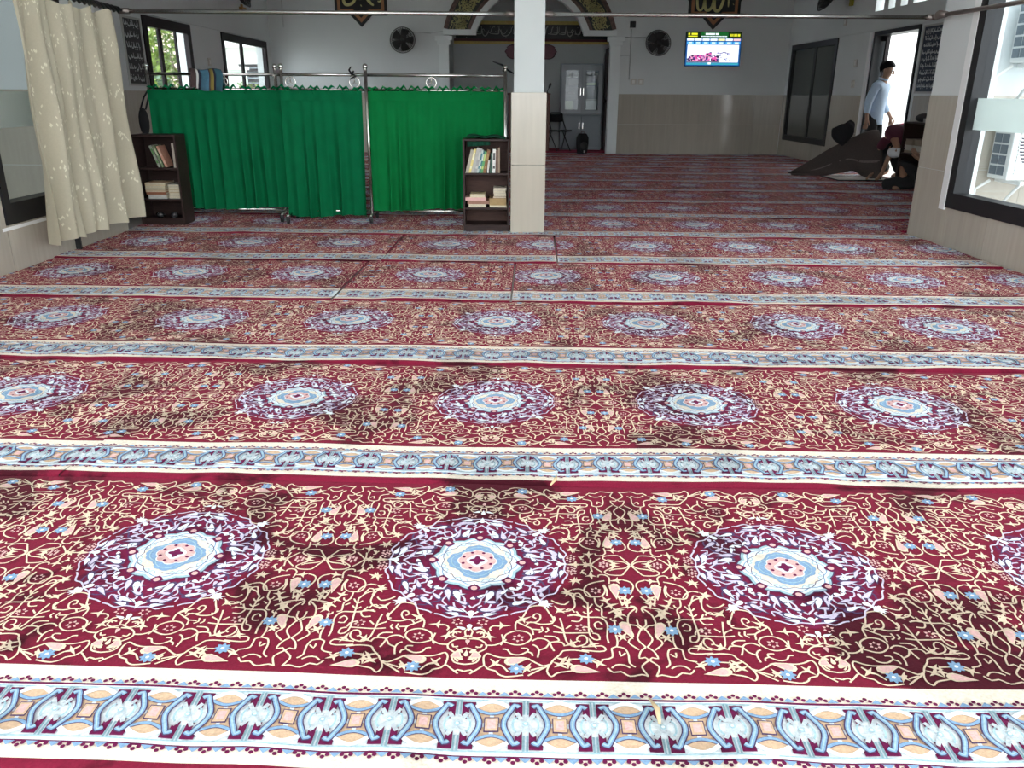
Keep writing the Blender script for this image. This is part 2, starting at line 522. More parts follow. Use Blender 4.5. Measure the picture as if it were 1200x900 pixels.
# ------------------------------------------------------------------ pillar
PILW = mat('pillar paint', (0.54, 0.575, 0.57), rough=.7, noise=.03, nscale=2)
pt = thing('pillar', 'square white pillar with glossy beige tiled foot in the middle of the opening', 'pillar', (0.224, 7.45, 0))
obj('shaft', MB().box(-0.127, 0.127, -0.127, 0.127, FZ, 4.1), PILW, pt)
for (z0, z1) in ((FZ, 0.583), (0.586, 1.182)):
    for a in range(4):
        o = obj('tile', MB().box(-0.149, 0.149, -0.151, -0.128, z0, z1), TILE_P, pt, bevel=0.002, seg=1)
        o.rotation_euler = (0, 0, a*PI/2)

# ------------------------------------------------------------------ carpets
def carpet_mat(name, col, low, fine=0.12):
    m = bpy.data.materials.new(name)
    m.use_nodes = True
    nt = m.node_tree; p = nt.nodes['Principled BSDF']
    p.inputs['Roughness'].default_value = 0.95
    p.inputs['Specular IOR Level'].default_value = 0.15
    p.inputs['Sheen Weight'].default_value = 0.18
    mx_ = max(col); p.inputs['Sheen Tint'].default_value = (*[.12+.88*c/mx_ for c in col], 1)
    p.inputs['Sheen Roughness'].default_value = 0.45
    g = nt.nodes.new('ShaderNodeNewGeometry')
    # brushed nap patches: shading of pile lying the other way, put into the colour
    n1 = nt.nodes.new('ShaderNodeTexNoise')
    n1.inputs['Scale'].default_value = 2.4; n1.inputs['Detail'].default_value = 5; n1.inputs['Roughness'].default_value = 0.62
    n1.inputs['Distortion'].default_value = 0.5
    nt.links.new(g.outputs['Position'], n1.inputs['Vector'])
    mr = nt.nodes.new('ShaderNodeMapRange'); mr.interpolation_type = 'SMOOTHSTEP'
    mr.inputs[1].default_value = 0.40; mr.inputs[2].default_value = 0.49
    mr.inputs[3].default_value = low; mr.inputs[4].default_value = 1.0
    nt.links.new(n1.outputs[0], mr.inputs[0])
    n2 = nt.nodes.new('ShaderNodeTexNoise'); n2.inputs['Scale'].default_value = 160; n2.inputs['Detail'].default_value = 2
    nt.links.new(g.outputs['Position'], n2.inputs['Vector'])
    m2 = nt.nodes.new('ShaderNodeMapRange')
    m2.inputs[1].default_value = 0.3; m2.inputs[2].default_value = 0.7
    m2.inputs[3].default_value = 1-fine; m2.inputs[4].default_value = 1+fine
    nt.links.new(n2.outputs[0], m2.inputs[0])
    mu = nt.nodes.new('ShaderNodeMath'); mu.operation = 'MULTIPLY'
    nt.links.new(mr.outputs[0], mu.inputs[0]); nt.links.new(m2.outputs[0], mu.inputs[1])
    vm = nt.nodes.new('ShaderNodeVectorMath'); vm.operation = 'SCALE'
    vm.inputs[0].default_value = col
    nt.links.new(mu.outputs[0], vm.inputs['Scale'])
    nt.links.new(vm.outputs[0], p.inputs['Base Color'])
    bp = nt.nodes.new('ShaderNodeBump'); bp.inputs['Strength'].default_value = 0.35; bp.inputs['Distance'].default_value = 0.004
    nt.links.new(n2.outputs[0], bp.inputs['Height']); nt.links.new(bp.outputs[0], p.inputs['Normal'])
    return m
CRIM, CREAM, VINE, ICE, STL, PLUM, PEACH, PINK, NAVY, LAV, PURP, TEAL = range(12)
CMATS = [carpet_mat('crimson pile', (0.165, 0.0080, 0.028), 0.20), carpet_mat('cream pile', (0.80, 0.72, 0.60), 0.80),
         carpet_mat('vine pile', (0.80, 0.64, 0.48), 0.60), carpet_mat('ice white pile', (0.75, 0.81, 0.84), 0.85),
         carpet_mat('steel blue pile', (0.22, 0.36, 0.54), 0.75), carpet_mat('plum pile', (0.125, 0.008, 0.055), 0.5),
         carpet_mat('peach pile', (0.60, 0.42, 0.28), 0.8), carpet_mat('pink pile', (0.70, 0.44, 0.42), 0.75),
         carpet_mat('navy pile', (0.075, 0.045, 0.11), 0.7), carpet_mat('lavender pile', (0.62, 0.56, 0.70), 0.75),
         carpet_mat('purple pile', (0.150, 0.009, 0.044), 0.22), carpet_mat('teal pile', (0.36, 0.52, 0.58), 0.8)]
PER = 0.8065
VINES=[[(27,-433),(44,-416),(57,-404),(65,-415),(83,-422),(88,-431),(103,-439),(124,-437),(142,-433)],[(57,-404),(54,-378),(61,-363),(79,-372),(98,-377),(126,-376),(148,-377),(167,-391),(185,-402),(198,-397)],[(152,-435),(170,-421),(198,-399),(207,-382),(223,-362),(230,-350),(256,-347),(287,-353)],[(198,-399),(193,-420),(202,-436),(216,-424),(240,-418),(262,-413),(283,-419)],[(22,-379),(40,-362),(57,-346),(56,-329),(40,-314),(17,-312)],[(56,-334),(77,-333),(96,-320),(102,-312)],[(97,-312),(101,-294),(124,-280),(147,-284),(158,-297),(157,-312),(141,-328),(122,-331),(97,-320)],[(91,-294),(95,-317),(90,-333)],[(122,-275),(123,-248),(139,-225),(149,-196),(160,-184),(187,-183),(201,-211),(210,-233),(207,-250),(180,-254),(157,-246),(145,-260)],[(146,-247),(170,-246),(180,-229),(177,-215),(167,-215),(163,-227),(170,-232)],[(221,-205),(249,-201),(263,-183),(261,-154),(251,-127),(239,-125)],[(207,-159),(219,-170),(239,-176),(250,-163)],[(264,-157),(263,-136),(276,-129),(288,-162)],[(158,-273),(180,-275)],[(182,-264),(185,-278),(176,-286)],[(195,-267),(198,-277),(191,-285)],[(209,-282),(239,-286),(291,-284)],[(226,-230),(231,-260),(235,-297),(241,-322),(256,-334),(279,-326),(286,-310),(281,-295),(268,-296),(262,-311),(270,-316)],[(210,-258),(229,-271),(234,-284)],[(239,-270),(251,-257)],[(244,-221),(268,-217),(278,-225),(270,-242),(252,-240)],[(266,-203),(277,-223),(295,-225)],[(189,-298),(212,-300),(222,-313),(212,-318),(199,-321)],[(160,-317),(173,-307),(189,-309),(199,-319),(205,-339),(210,-351)],[(212,-318),(228,-320),(234,-333)],[(162,-330),(170,-335),(176,-349),(173,-374)],[(176,-349),(192,-339),(199,-324)],[(95,-347),(106,-349),(113,-362),(132,-366),(151,-353),(149,-343),(136,-343)],[(151,-355),(160,-360),(162,-369)],[(14,-273),(23,-283),(20,-304)],[(34,-272),(48,-277),(55,-293)],[(34,-340),(45,-342),(48,-332)],[(30,-393),(38,-383),(34,-372)],[(70,-382),(80,-396),(96,-405),(109,-423)],[(158,-417),(170,-412),(185,-407)],[(126,-247),(147,-263),(160,-273),(163,-294)],[(400,-341),(379,-315),(392,-293),(387,-271),(375,-254)],[(409,-188),(390,-213),(386,-248),(403,-253),(415,-270)],[(377,-177),(400,-151),(409,-138)],[(372,-139),(379,-176)],[(390,-69),(408,-78),(414,-98),(403,-131)],[(416,-4),(397,-37),(388,-48),(357,-46),(347,-32),(368,-13)],[(416,-4),(402,14),(375,20),(359,27)],[(343,-74),(316,-82),(296,-96),(289,-119),(297,-142),(312,-144),(331,-140),(342,-117),(338,-94)],[(340,-91),(346,-114),(344,-140)],[(304,-141),(294,-122),(276,-110),(261,-114)],[(313,-147),(315,-173),(327,-191),(326,-221),(337,-226)],[(312,-191),(322,-200)],[(343,-208),(371,-189),(408,-182)],[(249,-215),(292,-225),(324,-227),(336,-250),(334,-278),(332,-301),(334,-320)],[(324,-267),(310,-268),(306,-251),(316,-242),(324,-253)],[(295,-167),(293,-234),(292,-286),(301,-307),(314,-307),(312,-290),(299,-285)],[(272,-335),(299,-332),(319,-331),(325,-344),(311,-350),(271,-346)],[(354,-232),(354,-255)],[(352,-289),(354,-311),(350,-332),(339,-338),(337,-369),(313,-378)],[(350,-332),(367,-337),(374,-358),(374,-388),(385,-400)],[(333,-405),(344,-394),(361,-394),(373,-403)],[(324,-405),(335,-419),(352,-416),(370,-430),(396,-424),(409,-429)],[(243,-378),(263,-377),(296,-376),(312,-391)],[(283,-180),(294,-192),(306,-173)],[(282,-204),(292,-213),(304,-201)],[(315,-33),(313,-4),(326,18),(340,34)],[(283,-41),(291,-34),(298,-48)],[(345,-46),(356,-59),(354,-87)],[(260,-137),(281,-149),(295,-173)],[(355,-348),(357,-364),(368,-353)],[(409,-429),(399,-402),(404,-390),(417,-377)],[(417,-377),(410,-367),(397,-370),(403,-346),(416,-331)],[(416,-331),(401,-304),(407,-281),(414,-264)],[(414,-264),(426,-252),(428,-229)]]
SPRIGS=[(90,-262),(62,-303),(272,-76),(248,-124),(140,-236),(225,-199),(80,-399),(222,-398),(148,-412),(229,-381),(266,-77),(249,-130),(310,-51),(374,-73),(340,-159),(350,-178),(364,-217),(466,-210),(386,-148),(367,-297),(305,-391),(373,-6),(301,-1),(239,-393),(271,-2),(389,-170),(361,-199),(296,-324),(250,-325)]
BLUE=[(127,-415),(391,-117),(352,-271),(279,-377)]
PINKF=[(129,-308),(44,-250),(273,-267),(262,-36),(261,24),(318,-118),(347,-3)]
DROPS=[[(114,-390),(148,-380)],[(366,-103),(367,-145)],[(376,-257),(388,-296)],[(259,-410),(298,-418)],[(39,-369),(26,-379)]]

for _l in VINES:
    _l[:] = [(x-14.5, y) for x, y in _l]
SPRIGS = [(x-14.5, y) for x, y in SPRIGS]; BLUE = [(x-14.5, y) for x, y in BLUE]
PINKF = [(x-14.5, y) for x, y in PINKF]; DROPS = [[(x-14.5, y) for x, y in d] for d in DROPS]

class Pat:
    def __init__(s, step):
        s.step = step; s.V = []; s.T = []; s.Mt = []; s.Lz = []; s.n = 0
    def put(s, v, t, m, layer):
        s.V.append(v); s.T.append(t+s.n); s.Mt.append(np.full(len(t), m)); s.Lz.append(np.full(len(v), layer*0.0006)); s.n += len(v)
    def ribbon(s, pts, w, m, layer, closed=False, sm=True):
        P = spline(pts, s.step, closed) if sm else np.array(pts, float)
        if len(P) < 2: return
        if closed:
            t = np.roll(P, -1, 0)-np.roll(P, 1, 0)
            t[0] = P[1]-P[-2]; t[-1] = t[0]
        else:
            t = np.gradient(P, axis=0)
        t /= np.maximum(np.linalg.norm(t, axis=1, keepdims=True), 1e-9)
        nn = np.stack([-t[:, 1], t[:, 0]], 1)*w/2
        k = len(P)
        v = np.concatenate([P+nn, P-nn])
        i = np.arange(k-1)
        s.put(v, np.concatenate([np.stack([i, k+i, k+i+1], 1), np.stack([i, k+i+1, i+1], 1)]), m, layer)
    def poly(s, pts, m, layer):
        P = np.array(pts, float); c = P.mean(0)
        k = len(P); i = np.arange(k)
        s.put(np.concatenate([P, c[None]]), np.stack([i, (i+1) % k, np.full(k, k)], 1), m, layer)
    def rect(s, u0, u1, v0, v1, m, layer):
        s.put(np.array([(u0, v0), (u1, v0), (u1, v1), (u0, v1)], float), np.array([(0, 1, 2), (0, 2, 3)]), m, layer)
    def leaf(s, a, b, w, m, layer, om=None, ow=0.003):
        """drop-shaped leaf from tip b to round end a"""
        a = np.array(a, float); b = np.array(b, float); d = b-a; L = np.linalg.norm(d); d /= L; n = np.array([-d[1], d[0]])
        prof = [(-0.18, 0), (-0.10, .34), (0.12, .5), (0.38, .40), (0.7, .18), (1, 0)]
        pts = [a+d*L*x+n*w*y for x, y in prof]+[a+d*L*x-n*w*y for x, y in prof[::-1][1:-1]]
        if om is not None:
            s.poly([a+d*L*.4+(np.array(q)-a-d*L*.4)*(1+2*ow/w) for q in pts], om, layer-1)
        s.poly(pts, m, layer)
    def disc(s, c, fr, m, layer, n=48):
        th = np.arange(n)*2*PI/n
        r = np.array([fr(t) for t in th])
        s.poly(np.stack([c[0]+r*np.cos(th), c[1]+r*np.sin(th)], 1), m, layer)
    def loop(s, c, fr, w, m, layer, n=64):
        th = np.arange(n)*2*PI/n
        r = np.array([fr(t) for t in th])
        s.ribbon(np.stack([c[0]+r*np.cos(th), c[1]+r*np.sin(th)], 1), w, m, layer, closed=True)
    def arrays(s):
        return np.concatenate(s.V), np.concatenate(s.T), np.concatenate(s.Mt), np.concatenate(s.Lz)

def build_tile(fine):
    s = Pat(0.009 if fine else 0.022)
    mir = [(1, 1), (-1, 1), (1, -1), (-1, -1)]
    H = 0.4032
    def sprig(c, sx, sy, k, m=VINE):
        a0 = k*1.7
        for j, (da, L) in enumerate(((0, .022), (1.9, .017), (-1.9, .017), (3.3, .02))[:4 if fine else 2]):
            a = a0+da
            p = (c[0]*sx, c[1]*sy); q = ((c[0]+L*math.cos(a))*sx, (c[1]+L*math.sin(a))*sy)
            s.leaf(p, q, 0.0075, m, 3)
    for (sx, sy) in mir:
        for line in VINES:
            s.ribbon([(x/1000*sx, y/1000*sy) for x, y in line], 0.0042 if fine else .0038, VINE, 2)
        for k, (x, y) in enumerate(SPRIGS):
            sprig((x/1000, y/1000), sx, sy, k)
        for (x, y) in BLUE:
            c = (x/1000*sx, y/1000*sy)
            s.disc(c, lambda t: 0.0155*(1+.22*math.cos(8*t)), STL, 4, 32 if fine else 10)
            if fine: s.disc(c, lambda t: 0.0045, ICE, 5, 8)
        for (x, y) in PINKF:
            c = (x/1000*sx, y/1000*sy)
            for j in range(6 if fine else 3):
                a = j*PI/3+.4
                s.leaf((c[0]+.008*math.cos(a), c[1]+.008*math.sin(a)), (c[0]+.015*math.cos(a), c[1]+.015*math.sin(a)), .007, PINK, 3)
        for (a, b) in DROPS:
            s.leaf((a[0]/1000*sx, a[1]/1000*sy), (b[0]/1000*sx, b[1]/1000*sy), .020, PINK, 4, VINE, .004)
        # extra small scroll hooks filling the ground
        rs = random.Random(11)
        for j in range(18 if fine else 10):
            x = rs.uniform(0.02, .39); y = -rs.uniform(0.02, .42)
            if math.hypot(x, y) < .25: continue
            a = rs.uniform(0, 2*PI); q = rs.choice((-1, 1)); L = rs.uniform(.016, .03)
            pts = [((x+L*t*math.cos(a+q*t*1.6))*sx, (y+L*t*math.sin(a+q*t*1.6))*sy) for t in (0, .35, .7, 1)]
            s.ribbon(pts, .0042, VINE, 2)
    # medallion
    o = (0, 0)
    s.disc(o, lambda t: .232*(1+.05*math.cos(8*t)+.03*math.cos(24*t)), PURP, 1, 96)
    for j in range(8):
        a = j*PI/4
        def rot(pts, a=a): return [(x*math.cos(a)-y*math.sin(a), x*math.sin(a)+y*math.cos(a)) for x, y in pts]
        for q in (1, -1):
            M_ = lambda pts: rot([(x, y*q) for x, y in pts])
            if j % 2 == 0:
                s.ribbon(M_([(.122, .034), (.142, .030), (.160, .020), (.176, .018), (.186, .008), (.196, 0)]), .005, LAV, 4)
                s.leaf(*M_([(.134, .044), (.176, .030)]), .018, ICE, 4, NAVY, .003)
                s.leaf(*M_([(.128, .066), (.168, .058)]), .016, LAV, 4, NAVY, .003)
                s.ribbon(M_([(.176, .046), (.196, .040), (.202, .024), (.192, .016), (.186, .024)]), .0045, LAV, 4)
                s.ribbon(M_([(.202, .022), (.214, .012), (.222, 0)]), .005, ICE, 4)
                s.leaf(*M_([(.206, .048), (.190, .076)]), .016, LAV, 4, NAVY, .003)
                s.leaf(*M_([(.222, .034), (.216, .062)]), .013, ICE, 4, NAVY, .003)
                s.ribbon(M_([(.150, .066), (.170, .074), (.190, .060), (.186, .084), (.204, .082)]), .004, LAV, 4)
            else:
                s.ribbon(M_([(.120, .022), (.140, .030), (.156, .020), (.172, .026), (.182, .010), (.176, 0)]), .0045, LAV, 4)
                s.leaf(*M_([(.144, .014), (.164, .006)]), .012, ICE, 4)
                s.ribbon(M_([(.150, .040), (.168, .046), (.180, .036), (.190, .044), (.204, .034), (.198, .020), (.210, .010)]), .0045, LAV, 4)
                s.leaf(*M_([(.186, .026), (.200, .012)]), .010, LAV, 4)
                s.ribbon(M_([(.160, .058), (.178, .062), (.196, .054), (.214, .052), (.226, .038)]), .0045, NAVY, 3)
                s.leaf(*M_([(.222, .018), (.206, .030)]), .012, LAV, 4)
            s.ribbon(M_([(.232, .0), (.228, .03), (.236, .05), (.224, .075), (.222, .088)]), .0045, LAV, 4)
        s.leaf(*rot([(.212, 0), (.240, 0)]), .016, ICE, 5)
        s.leaf(*rot([(.160, 0), (.150, 0)]), .014, ICE, 4)
    for j in range(4):
        a = PI/4+j*PI/2
        for d in (-.9, -.3, .3, .9):
            c = (.252*math.cos(a), .252*math.sin(a))
            s.leaf((c[0]-.012*math.cos(a+d), c[1]-.012*math.sin(a+d)), (c[0]+.02*math.cos(a+d), c[1]+.02*math.sin(a+d)), .011, ICE, 5)
    for j in range(16):
        a = j*PI/8+PI/16
        f = lambda r, d: (r*math.cos(a+d), r*math.sin(a+d))
        s.leaf(f(.205, -.06), f(.214, .12), .014, ICE if j % 2 else LAV, 5, NAVY, .003)
        s.leaf(f(.180, .10), f(.172, -.06), .011, LAV, 5, NAVY, .0025)
        s.leaf(f(.152, -.10), f(.142, .06), .010, ICE, 5, NAVY, .0025)
    s.disc(o, lambda t: .114+.012*abs(math.cos(4*t)), NAVY, 5, 96)
    s.disc(o, lambda t: .111+.012*abs(math.cos(4*t)), TEAL, 6, 96)
    s.disc(o, lambda t: .103+.012*abs(math.cos(4*t)), ICE, 7, 96)
    s.loop(o, lambda t: .094+.012*abs(math.cos(4*t)), .0026, STL, 8, 96)
    s.loop(o, lambda t: .086+.010*abs(math.sin(4*t)), .0020, NAVY, 8, 96)
    s.disc(o, lambda t: .079+.010*abs(math.cos(4*t)), CREAM, 7.5, 96)
    for j in range(8):
        a = j*PI/4+PI/8
        s.ribbon([(.092*math.cos(a+d), .092*math.sin(a+d)) if e == 0 else (.083*math.cos(a+d), .083*math.sin(a+d)) for d, e in ((-.2, 0), (-.1, 1), (0, 0), (.1, 1), (.2, 0))], .0025, TEAL, 9)
        b = j*PI/4
        s.disc((.118*math.cos(b), .118*math.sin(b)), lambda t: .015*(1+.15*math.cos(4*t)), PLUM, 9, 12)
        s.disc((.119*math.cos(b), .119*math.sin(b)), lambda t: .0085, PINK, 10, 8)
    s.disc(o, lambda t: .058+.018*abs(math.cos(2*t))+.004*abs(math.cos(8*t)), STL, 10, 96)
    s.loop(o, lambda t: .054+.014*abs(math.cos(2*t)), .0024, TEAL, 11, 96)
    s.disc(o, lambda t: .047+.006*abs(math.cos(4*t)), ICE, 12, 64)
    s.disc(o, lambda t: .044+.006*abs(math.cos(4*t)), PINK, 13, 64)
    s.disc(o, lambda t: .026*(1+.1*math.cos(4*t)), ICE, 14, 24)
    for j in range(8):
        a = j*PI/4+.39
        s.disc((.039*math.cos(a), .039*math.sin(a)), lambda t: .0048, PLUM, 15, 8)
    s.disc(o, lambda t: .0165*(1+.28*math.cos(4*t)), PLUM, 15, 24)
    for q in (1, -1):                      # motif on the axis above and below the medallion
        f = lambda pts: [(x, y*q) for x, y in pts]
        for p in (1, -1):
            g = lambda pts: [(p*x, y*q) for x, y in pts]
            s.ribbon(g([(0, -.300), (.020, -.310), (.036, -.300), (.030, -.286), (.018, -.290)]), .0044, VINE, 2)
            s.ribbon(g([(0, -.345), (.016, -.352), (.030, -.372), (.024, -.395), (0, -.402)]), .0044, VINE, 2)
            s.ribbon(g([(0, -.425), (.014, -.420), (.020, -.428)]), .0044, VINE, 2)
            s.leaf(*g([(.010, -.360), (.026, -.345)]), .008, VINE, 3)
            s.leaf(*g([(.012, -.276), (.032, -.268)]), .010, ICE, 3)
            s.leaf(*g([(.008, -.385), (.026, -.380)]), .008, VINE, 3)
        s.leaf(*f([(0, -.262), (0, -.285)]), .013, ICE, 3)
        s.leaf(*f([(0, -.318), (0, -.335)]), .011, PINK, 3)
        s.leaf(*f([(0, -.372), (0, -.352)]), .011, VINE, 3)
    # border: six units per period
    B0, B1 = -.5035, -.655
    bc = (B0+B1)/2; bh = (B0-B1)
    up = PER/6
    for k in range(6):
        c = -PER/2+(k+.5)*up
        U = lambda a: c+a*up
        Vv = lambda b: bc+b*bh
        m2 = [(1, 1), (-1, 1), (1, -1), (-1, -1)]
        s.rect(U(-.21), U(.21), Vv(-.22), Vv(.22), PEACH, 1)
        s.rect(U(-.20), U(.20), Vv(-.035), Vv(.035), ICE, 2); s.rect(U(-.03), U(.03), Vv(-.2), Vv(.2), ICE, 2)
        for (p, q) in m2:
            s.rect(U(p*.25), U(p*.45), Vv(q*.41), Vv(q*.29), PLUM, 2); s.rect(U(p*.345), U(p*.45), Vv(q*.41), Vv(q*.11), PLUM, 2)
        for q in (1, -1):
            s.rect(U(-.5), U(.5), Vv(q*.445-.011), Vv(q*.445+.011), TEAL, 2)
            lens = [(U(.22*math.cos(t)), Vv(q*(.295+.085*math.sin(t)))) for t in np.linspace(0, 2*PI, 14)[:-1]]
            s.poly(lens, PEACH, 3)
            up_ = [(U(x), Vv(q*y)) for x, y in ((-.30, .27), (-.14, .37), (0, .41), (.14, .37), (.30, .27))]
            dn_ = [(U(x), Vv(q*y)) for x, y in ((-.30, .30), (-.14, .22), (0, .19), (.14, .22), (.30, .30))]
            if fine: s.ribbon(dn_, .0090, NAVY, 4)
            s.ribbon(dn_, .0068 if fine else .005, STL, 5)
            s.ribbon(up_, .010, ICE, 5)
            for p in (1, -1):
                s.rect(U(p*.5)-.0055, U(p*.5)-.0015, Vv(q*.18), Vv(q*.445), TEAL, 3)
                s.rect(U(p*.5)+.0015, U(p*.5)+.0055, Vv(q*.18), Vv(q*.445), TEAL, 3)
                s.ribbon([(U(p*.36), Vv(-q*.20)), (U(p*.5), Vv(0)), (U(p*.64), Vv(q*.20))], .009, ICE, 6, sm=False)
        for p in (1, -1):
            cv = [(U(p*x), Vv(y)) for x, y in ((.40, .30), (.33, .34), (.28, .25), (.20, .10), (.18, 0), (.20, -.10), (.28, -.25), (.33, -.34), (.40, -.30))]
            if fine: s.ribbon(cv, .0140, NAVY, 6)
            s.ribbon(cv, .0092 if fine else .007, STL, 7)
            if fine: s.ribbon(cv, .0035, TEAL, 8)
            s.ribbon([(U(p*x), Vv(y)) for x, y in ((.42, .17), (.33, .09), (.31, 0), (.33, -.09), (.42, -.17))], .004, TEAL, 4)
        if fine: s.rect(U(-.11), U(.11), Vv(-.13), Vv(.13), NAVY, 4)
        s.rect(U(-.095), U(.095), Vv(-.11), Vv(.11), PEACH, 5)
        s.rect(U(-.06), U(.06), Vv(-.075), Vv(.075), PINK, 6)
        s.disc((U(.5), Vv(0)), lambda t: .0065, TEAL, 8, 10)
        s.disc((U(.5), Vv(0)), lambda t: .0035, ICE, 9, 8)
    nt_ = 18
    for k in range(nt_):
        c = -PER/2+(k+.5)*PER/nt_
        for q, vb in ((1, -.4925), (-1, -.6665)):
            for a in (-1, 0, 1):
                s.disc((c+a*.0085, vb+q*(.006 if a == 0 else .0)), lambda t: .0047, PLUM, 3, 8)
            s.poly([(c+PER/nt_/2-.012, vb-q*.006), (c+PER/nt_/2+.012, vb-q*.006), (c+PER/nt_/2, vb+q*.006)], STL, 2)
    return s.arrays()
TILE_F = build_tile(True)
TILE_C = build_tile(False)
CA = R(-2.2)
CN = np.array([math.sin(-CA), math.cos(CA)]); CU = np.array([math.cos(CA), math.sin(CA)])
CP0 = np.array([-0.0787, 1.861])

# bands of the ground across the roll: (v from, v to, colour)
BANDS = [(.461, -.445, CRIM), (-.445, -.4975, CREAM), (-.4975, -.5035, PLUM), (-.5035, -.655, ICE),
         (-.655, -.661, PLUM), (-.661, -.702, CREAM), (-.702, -.734, CRIM)]
def carpet(k, x0, x1, phase, label, group=None, fine=True, clip_far=None, clip_near=-9, seed=0):
    """one roll of carpet; k = row number, x0..x1 = extent along the roll, phase = u of a medallion centre"""
    rs = random.Random(100+seed)
    ph = [rs.uniform(0, 2*PI) for _ in range(8)]
    top = .461 if clip_far is None else clip_far
    def zf(u, v):
        z = .0020*np.sin(u*5.1+ph[0]+v*3)+.0014*np.sin(u*9.3+ph[1]-v*6)+.0014*np.sin(v*11+ph[2]+u*1.3)
        z = z+.006*np.exp(-((v+.716)/.016)**2)*(1+.5*np.sin(u*7+ph[3]))     # curled selvedge on the near edge
        w = .0045*np.exp(-((v+.60)/.10)**2)*np.sin(u*23+ph[4])*np.sin(u*3.1+ph[5])
        return z+w
    def vf(u, v):
        return v+.0050*np.sin(u*2.9+ph[6])+.0022*np.sin(u*8.3+ph[7])
    V = []; T = []; Mt = []; n = 0
    # ground
    us = np.linspace(x0, x1, int((x1-x0)/.05)+2)
    vs = []; ms = []
    for (a, b, m) in BANDS:
        a = min(a, top); b = max(b, clip_near)
        if a <= b: continue
        q = max(1, int(abs(a-b)/.045))
        for i in range(q):
            vs.append(a+(b-a)*i/q); ms.append(m)
    ve = max(BANDS[-1][1], clip_near); vs.append(ve); ms.append(CRIM); vs.append(ve-.002)
    vs = np.array(vs)
    UU, VV = np.meshgrid(us, vs, indexing='ij')
    Z = zf(UU, VV)
    Z[:, -1] = -.0115
    Vg = np.stack([UU, vf(UU, VV), Z], -1).reshape(-1, 3)
    nv = len(vs); i, j = np.meshgrid(np.arange(len(us)-1), np.arange(nv-1), indexing='ij')
    a = (i*nv+j).ravel()
    T.append(np.concatenate([np.stack([a, a+1, a+nv+1], 1), np.stack([a, a+nv+1, a+nv], 1)]))
    mm = np.array(ms)[j.ravel()]
    Mt.append(np.concatenate([mm, mm])); V.append(Vg); n += len(Vg)
    # woven pattern
    tv, tt, tm, tz = TILE_F if fine else TILE_C
    n0 = math.floor((x0-phase)/PER-.5); n1 = math.ceil((x1-phase)/PER+.5)
    for q in range(n0, n1+1):
        u = tv[:, 0]+phase+q*PER; v = tv[:, 1]
        ok = (u > x0) & (u < x1) & (v < top) & (v > clip_near)
        keep = ok[tt].all(1)
        if not keep.any(): continue
        t = tt[keep]
        used = np.unique(t); mp = np.zeros(len(u), int); mp[used] = np.arange(len(used))
        uu = u[used]; v2 = v[used]
        V.append(np.stack([uu, vf(uu, v2), zf(uu, v2)+.0012+tz[used]], -1)); T.append(mp[t]+n); Mt.append(tm[keep]); n += len(used)
    V = np.concatenate(V); T = np.concatenate(T); Mt = np.concatenate(Mt)
    # make every triangle face up
    e = V[T]; cz = (e[:, 1, 0]-e[:, 0, 0])*(e[:, 2, 1]-e[:, 0, 1])-(e[:, 1, 1]-e[:, 0, 1])*(e[:, 2, 0]-e[:, 0, 0])
    T[cz < 0] = T[cz < 0][:, ::-1]
    me = bpy.data.meshes.new('prayer_carpet')
    me.vertices.add(len(V)); me.vertices.foreach_set('co', V.astype(np.float32).ravel())
    me.loops.add(T.size); me.loops.foreach_set('vertex_index', T.astype(np.int32).ravel())
    me.polygons.add(len(T)); me.polygons.foreach_set('loop_start', np.arange(0, T.size, 3, dtype=np.int32))
    for m in CMATS: me.materials.append(m)
    me.polygons.foreach_set('material_index', Mt.astype(np.int32))
    me.update(calc_edges=True)
    o = bpy.data.objects.new('prayer_carpet', me); COL.objects.link(o)
    c = CP0+CN*1.2*k
    o.location = (c[0], c[1], 0); o.rotation_euler = (0, 0, CA)
    tag(o, label, 'carpet', group or 'red medallion carpet rolls laid across the hall')
    return o
rowname = ['nearest row, crossing the bottom of the photo', 'second row from the camera', 'third row from the camera', 'fourth row from the camera',
           'fifth row, just before the pillar', 'sixth row, running under the tiled pillar']
XL = lambda k: -3.357+.0787-.0460*k
XR = lambda k: 3.672+.0787-.0460*k
carpet(-1, XL(-1), XR(-1), .3, 'red carpet roll at the very bottom edge, showing only a corner of its field', seed=1)
carpet(0, XL(0), XR(0), .0145, 'nearest red carpet roll, with three whole medallions above the broad bottom border', seed=2)
carpet(1, XL(1), -1.37, -1.93, 'short left piece of the second red carpet row, holding its leftmost medallion', seed=3)
carpet(1, -1.37, XR(1), -.80, 'long right piece of the second red carpet row from the camera', seed=4)
carpet(2, XL(2), XR(2), -.04, 'red medallion carpet roll, third row from the camera, one unbroken length', seed=5)
for (a, b, p, l) in ((XL(3), -1.06, -1.40, 'left piece of the fourth red carpet row, ending at the slanting seam'),
                     (-1.06, .02, -.55, 'short middle piece of the fourth red carpet row, between its two seams'),
                     (.02, XR(3), .24, 'long right piece of the fourth red carpet row, right of its second seam')):
    carpet(3, a+(.006 if a > -3 else 0), b-(.006 if b < 3 else 0), p, l, seed=6+int(a*3), fine=False)
for (a, b, p, l) in ((XL(4), -.98, -2.20, 'left piece of the fifth red carpet row, in front of the left bookcase'),
                     (-.98, .33, -.56, 'middle piece of the fifth red carpet row, in front of the pillar'),
                     (.33, XR(4), 1.05, 'right piece of the fifth red carpet row, ending at the right wall corner')):
    carpet(4, a+(.006 if a > -3 else 0), b-(.006 if b < 3 else 0), p, l, seed=16+int(a*3), fine=False)
carpet(5, XL(5), XR(5), .1, 'red medallion carpet roll running under the pillar and the green screens', seed=30, fine=False)
carpet(5, XR(5)+.002, 5.45, .1, 'short red carpet piece in the hall corner right behind the right wall end', seed=31, fine=False, clip_near=-.27)
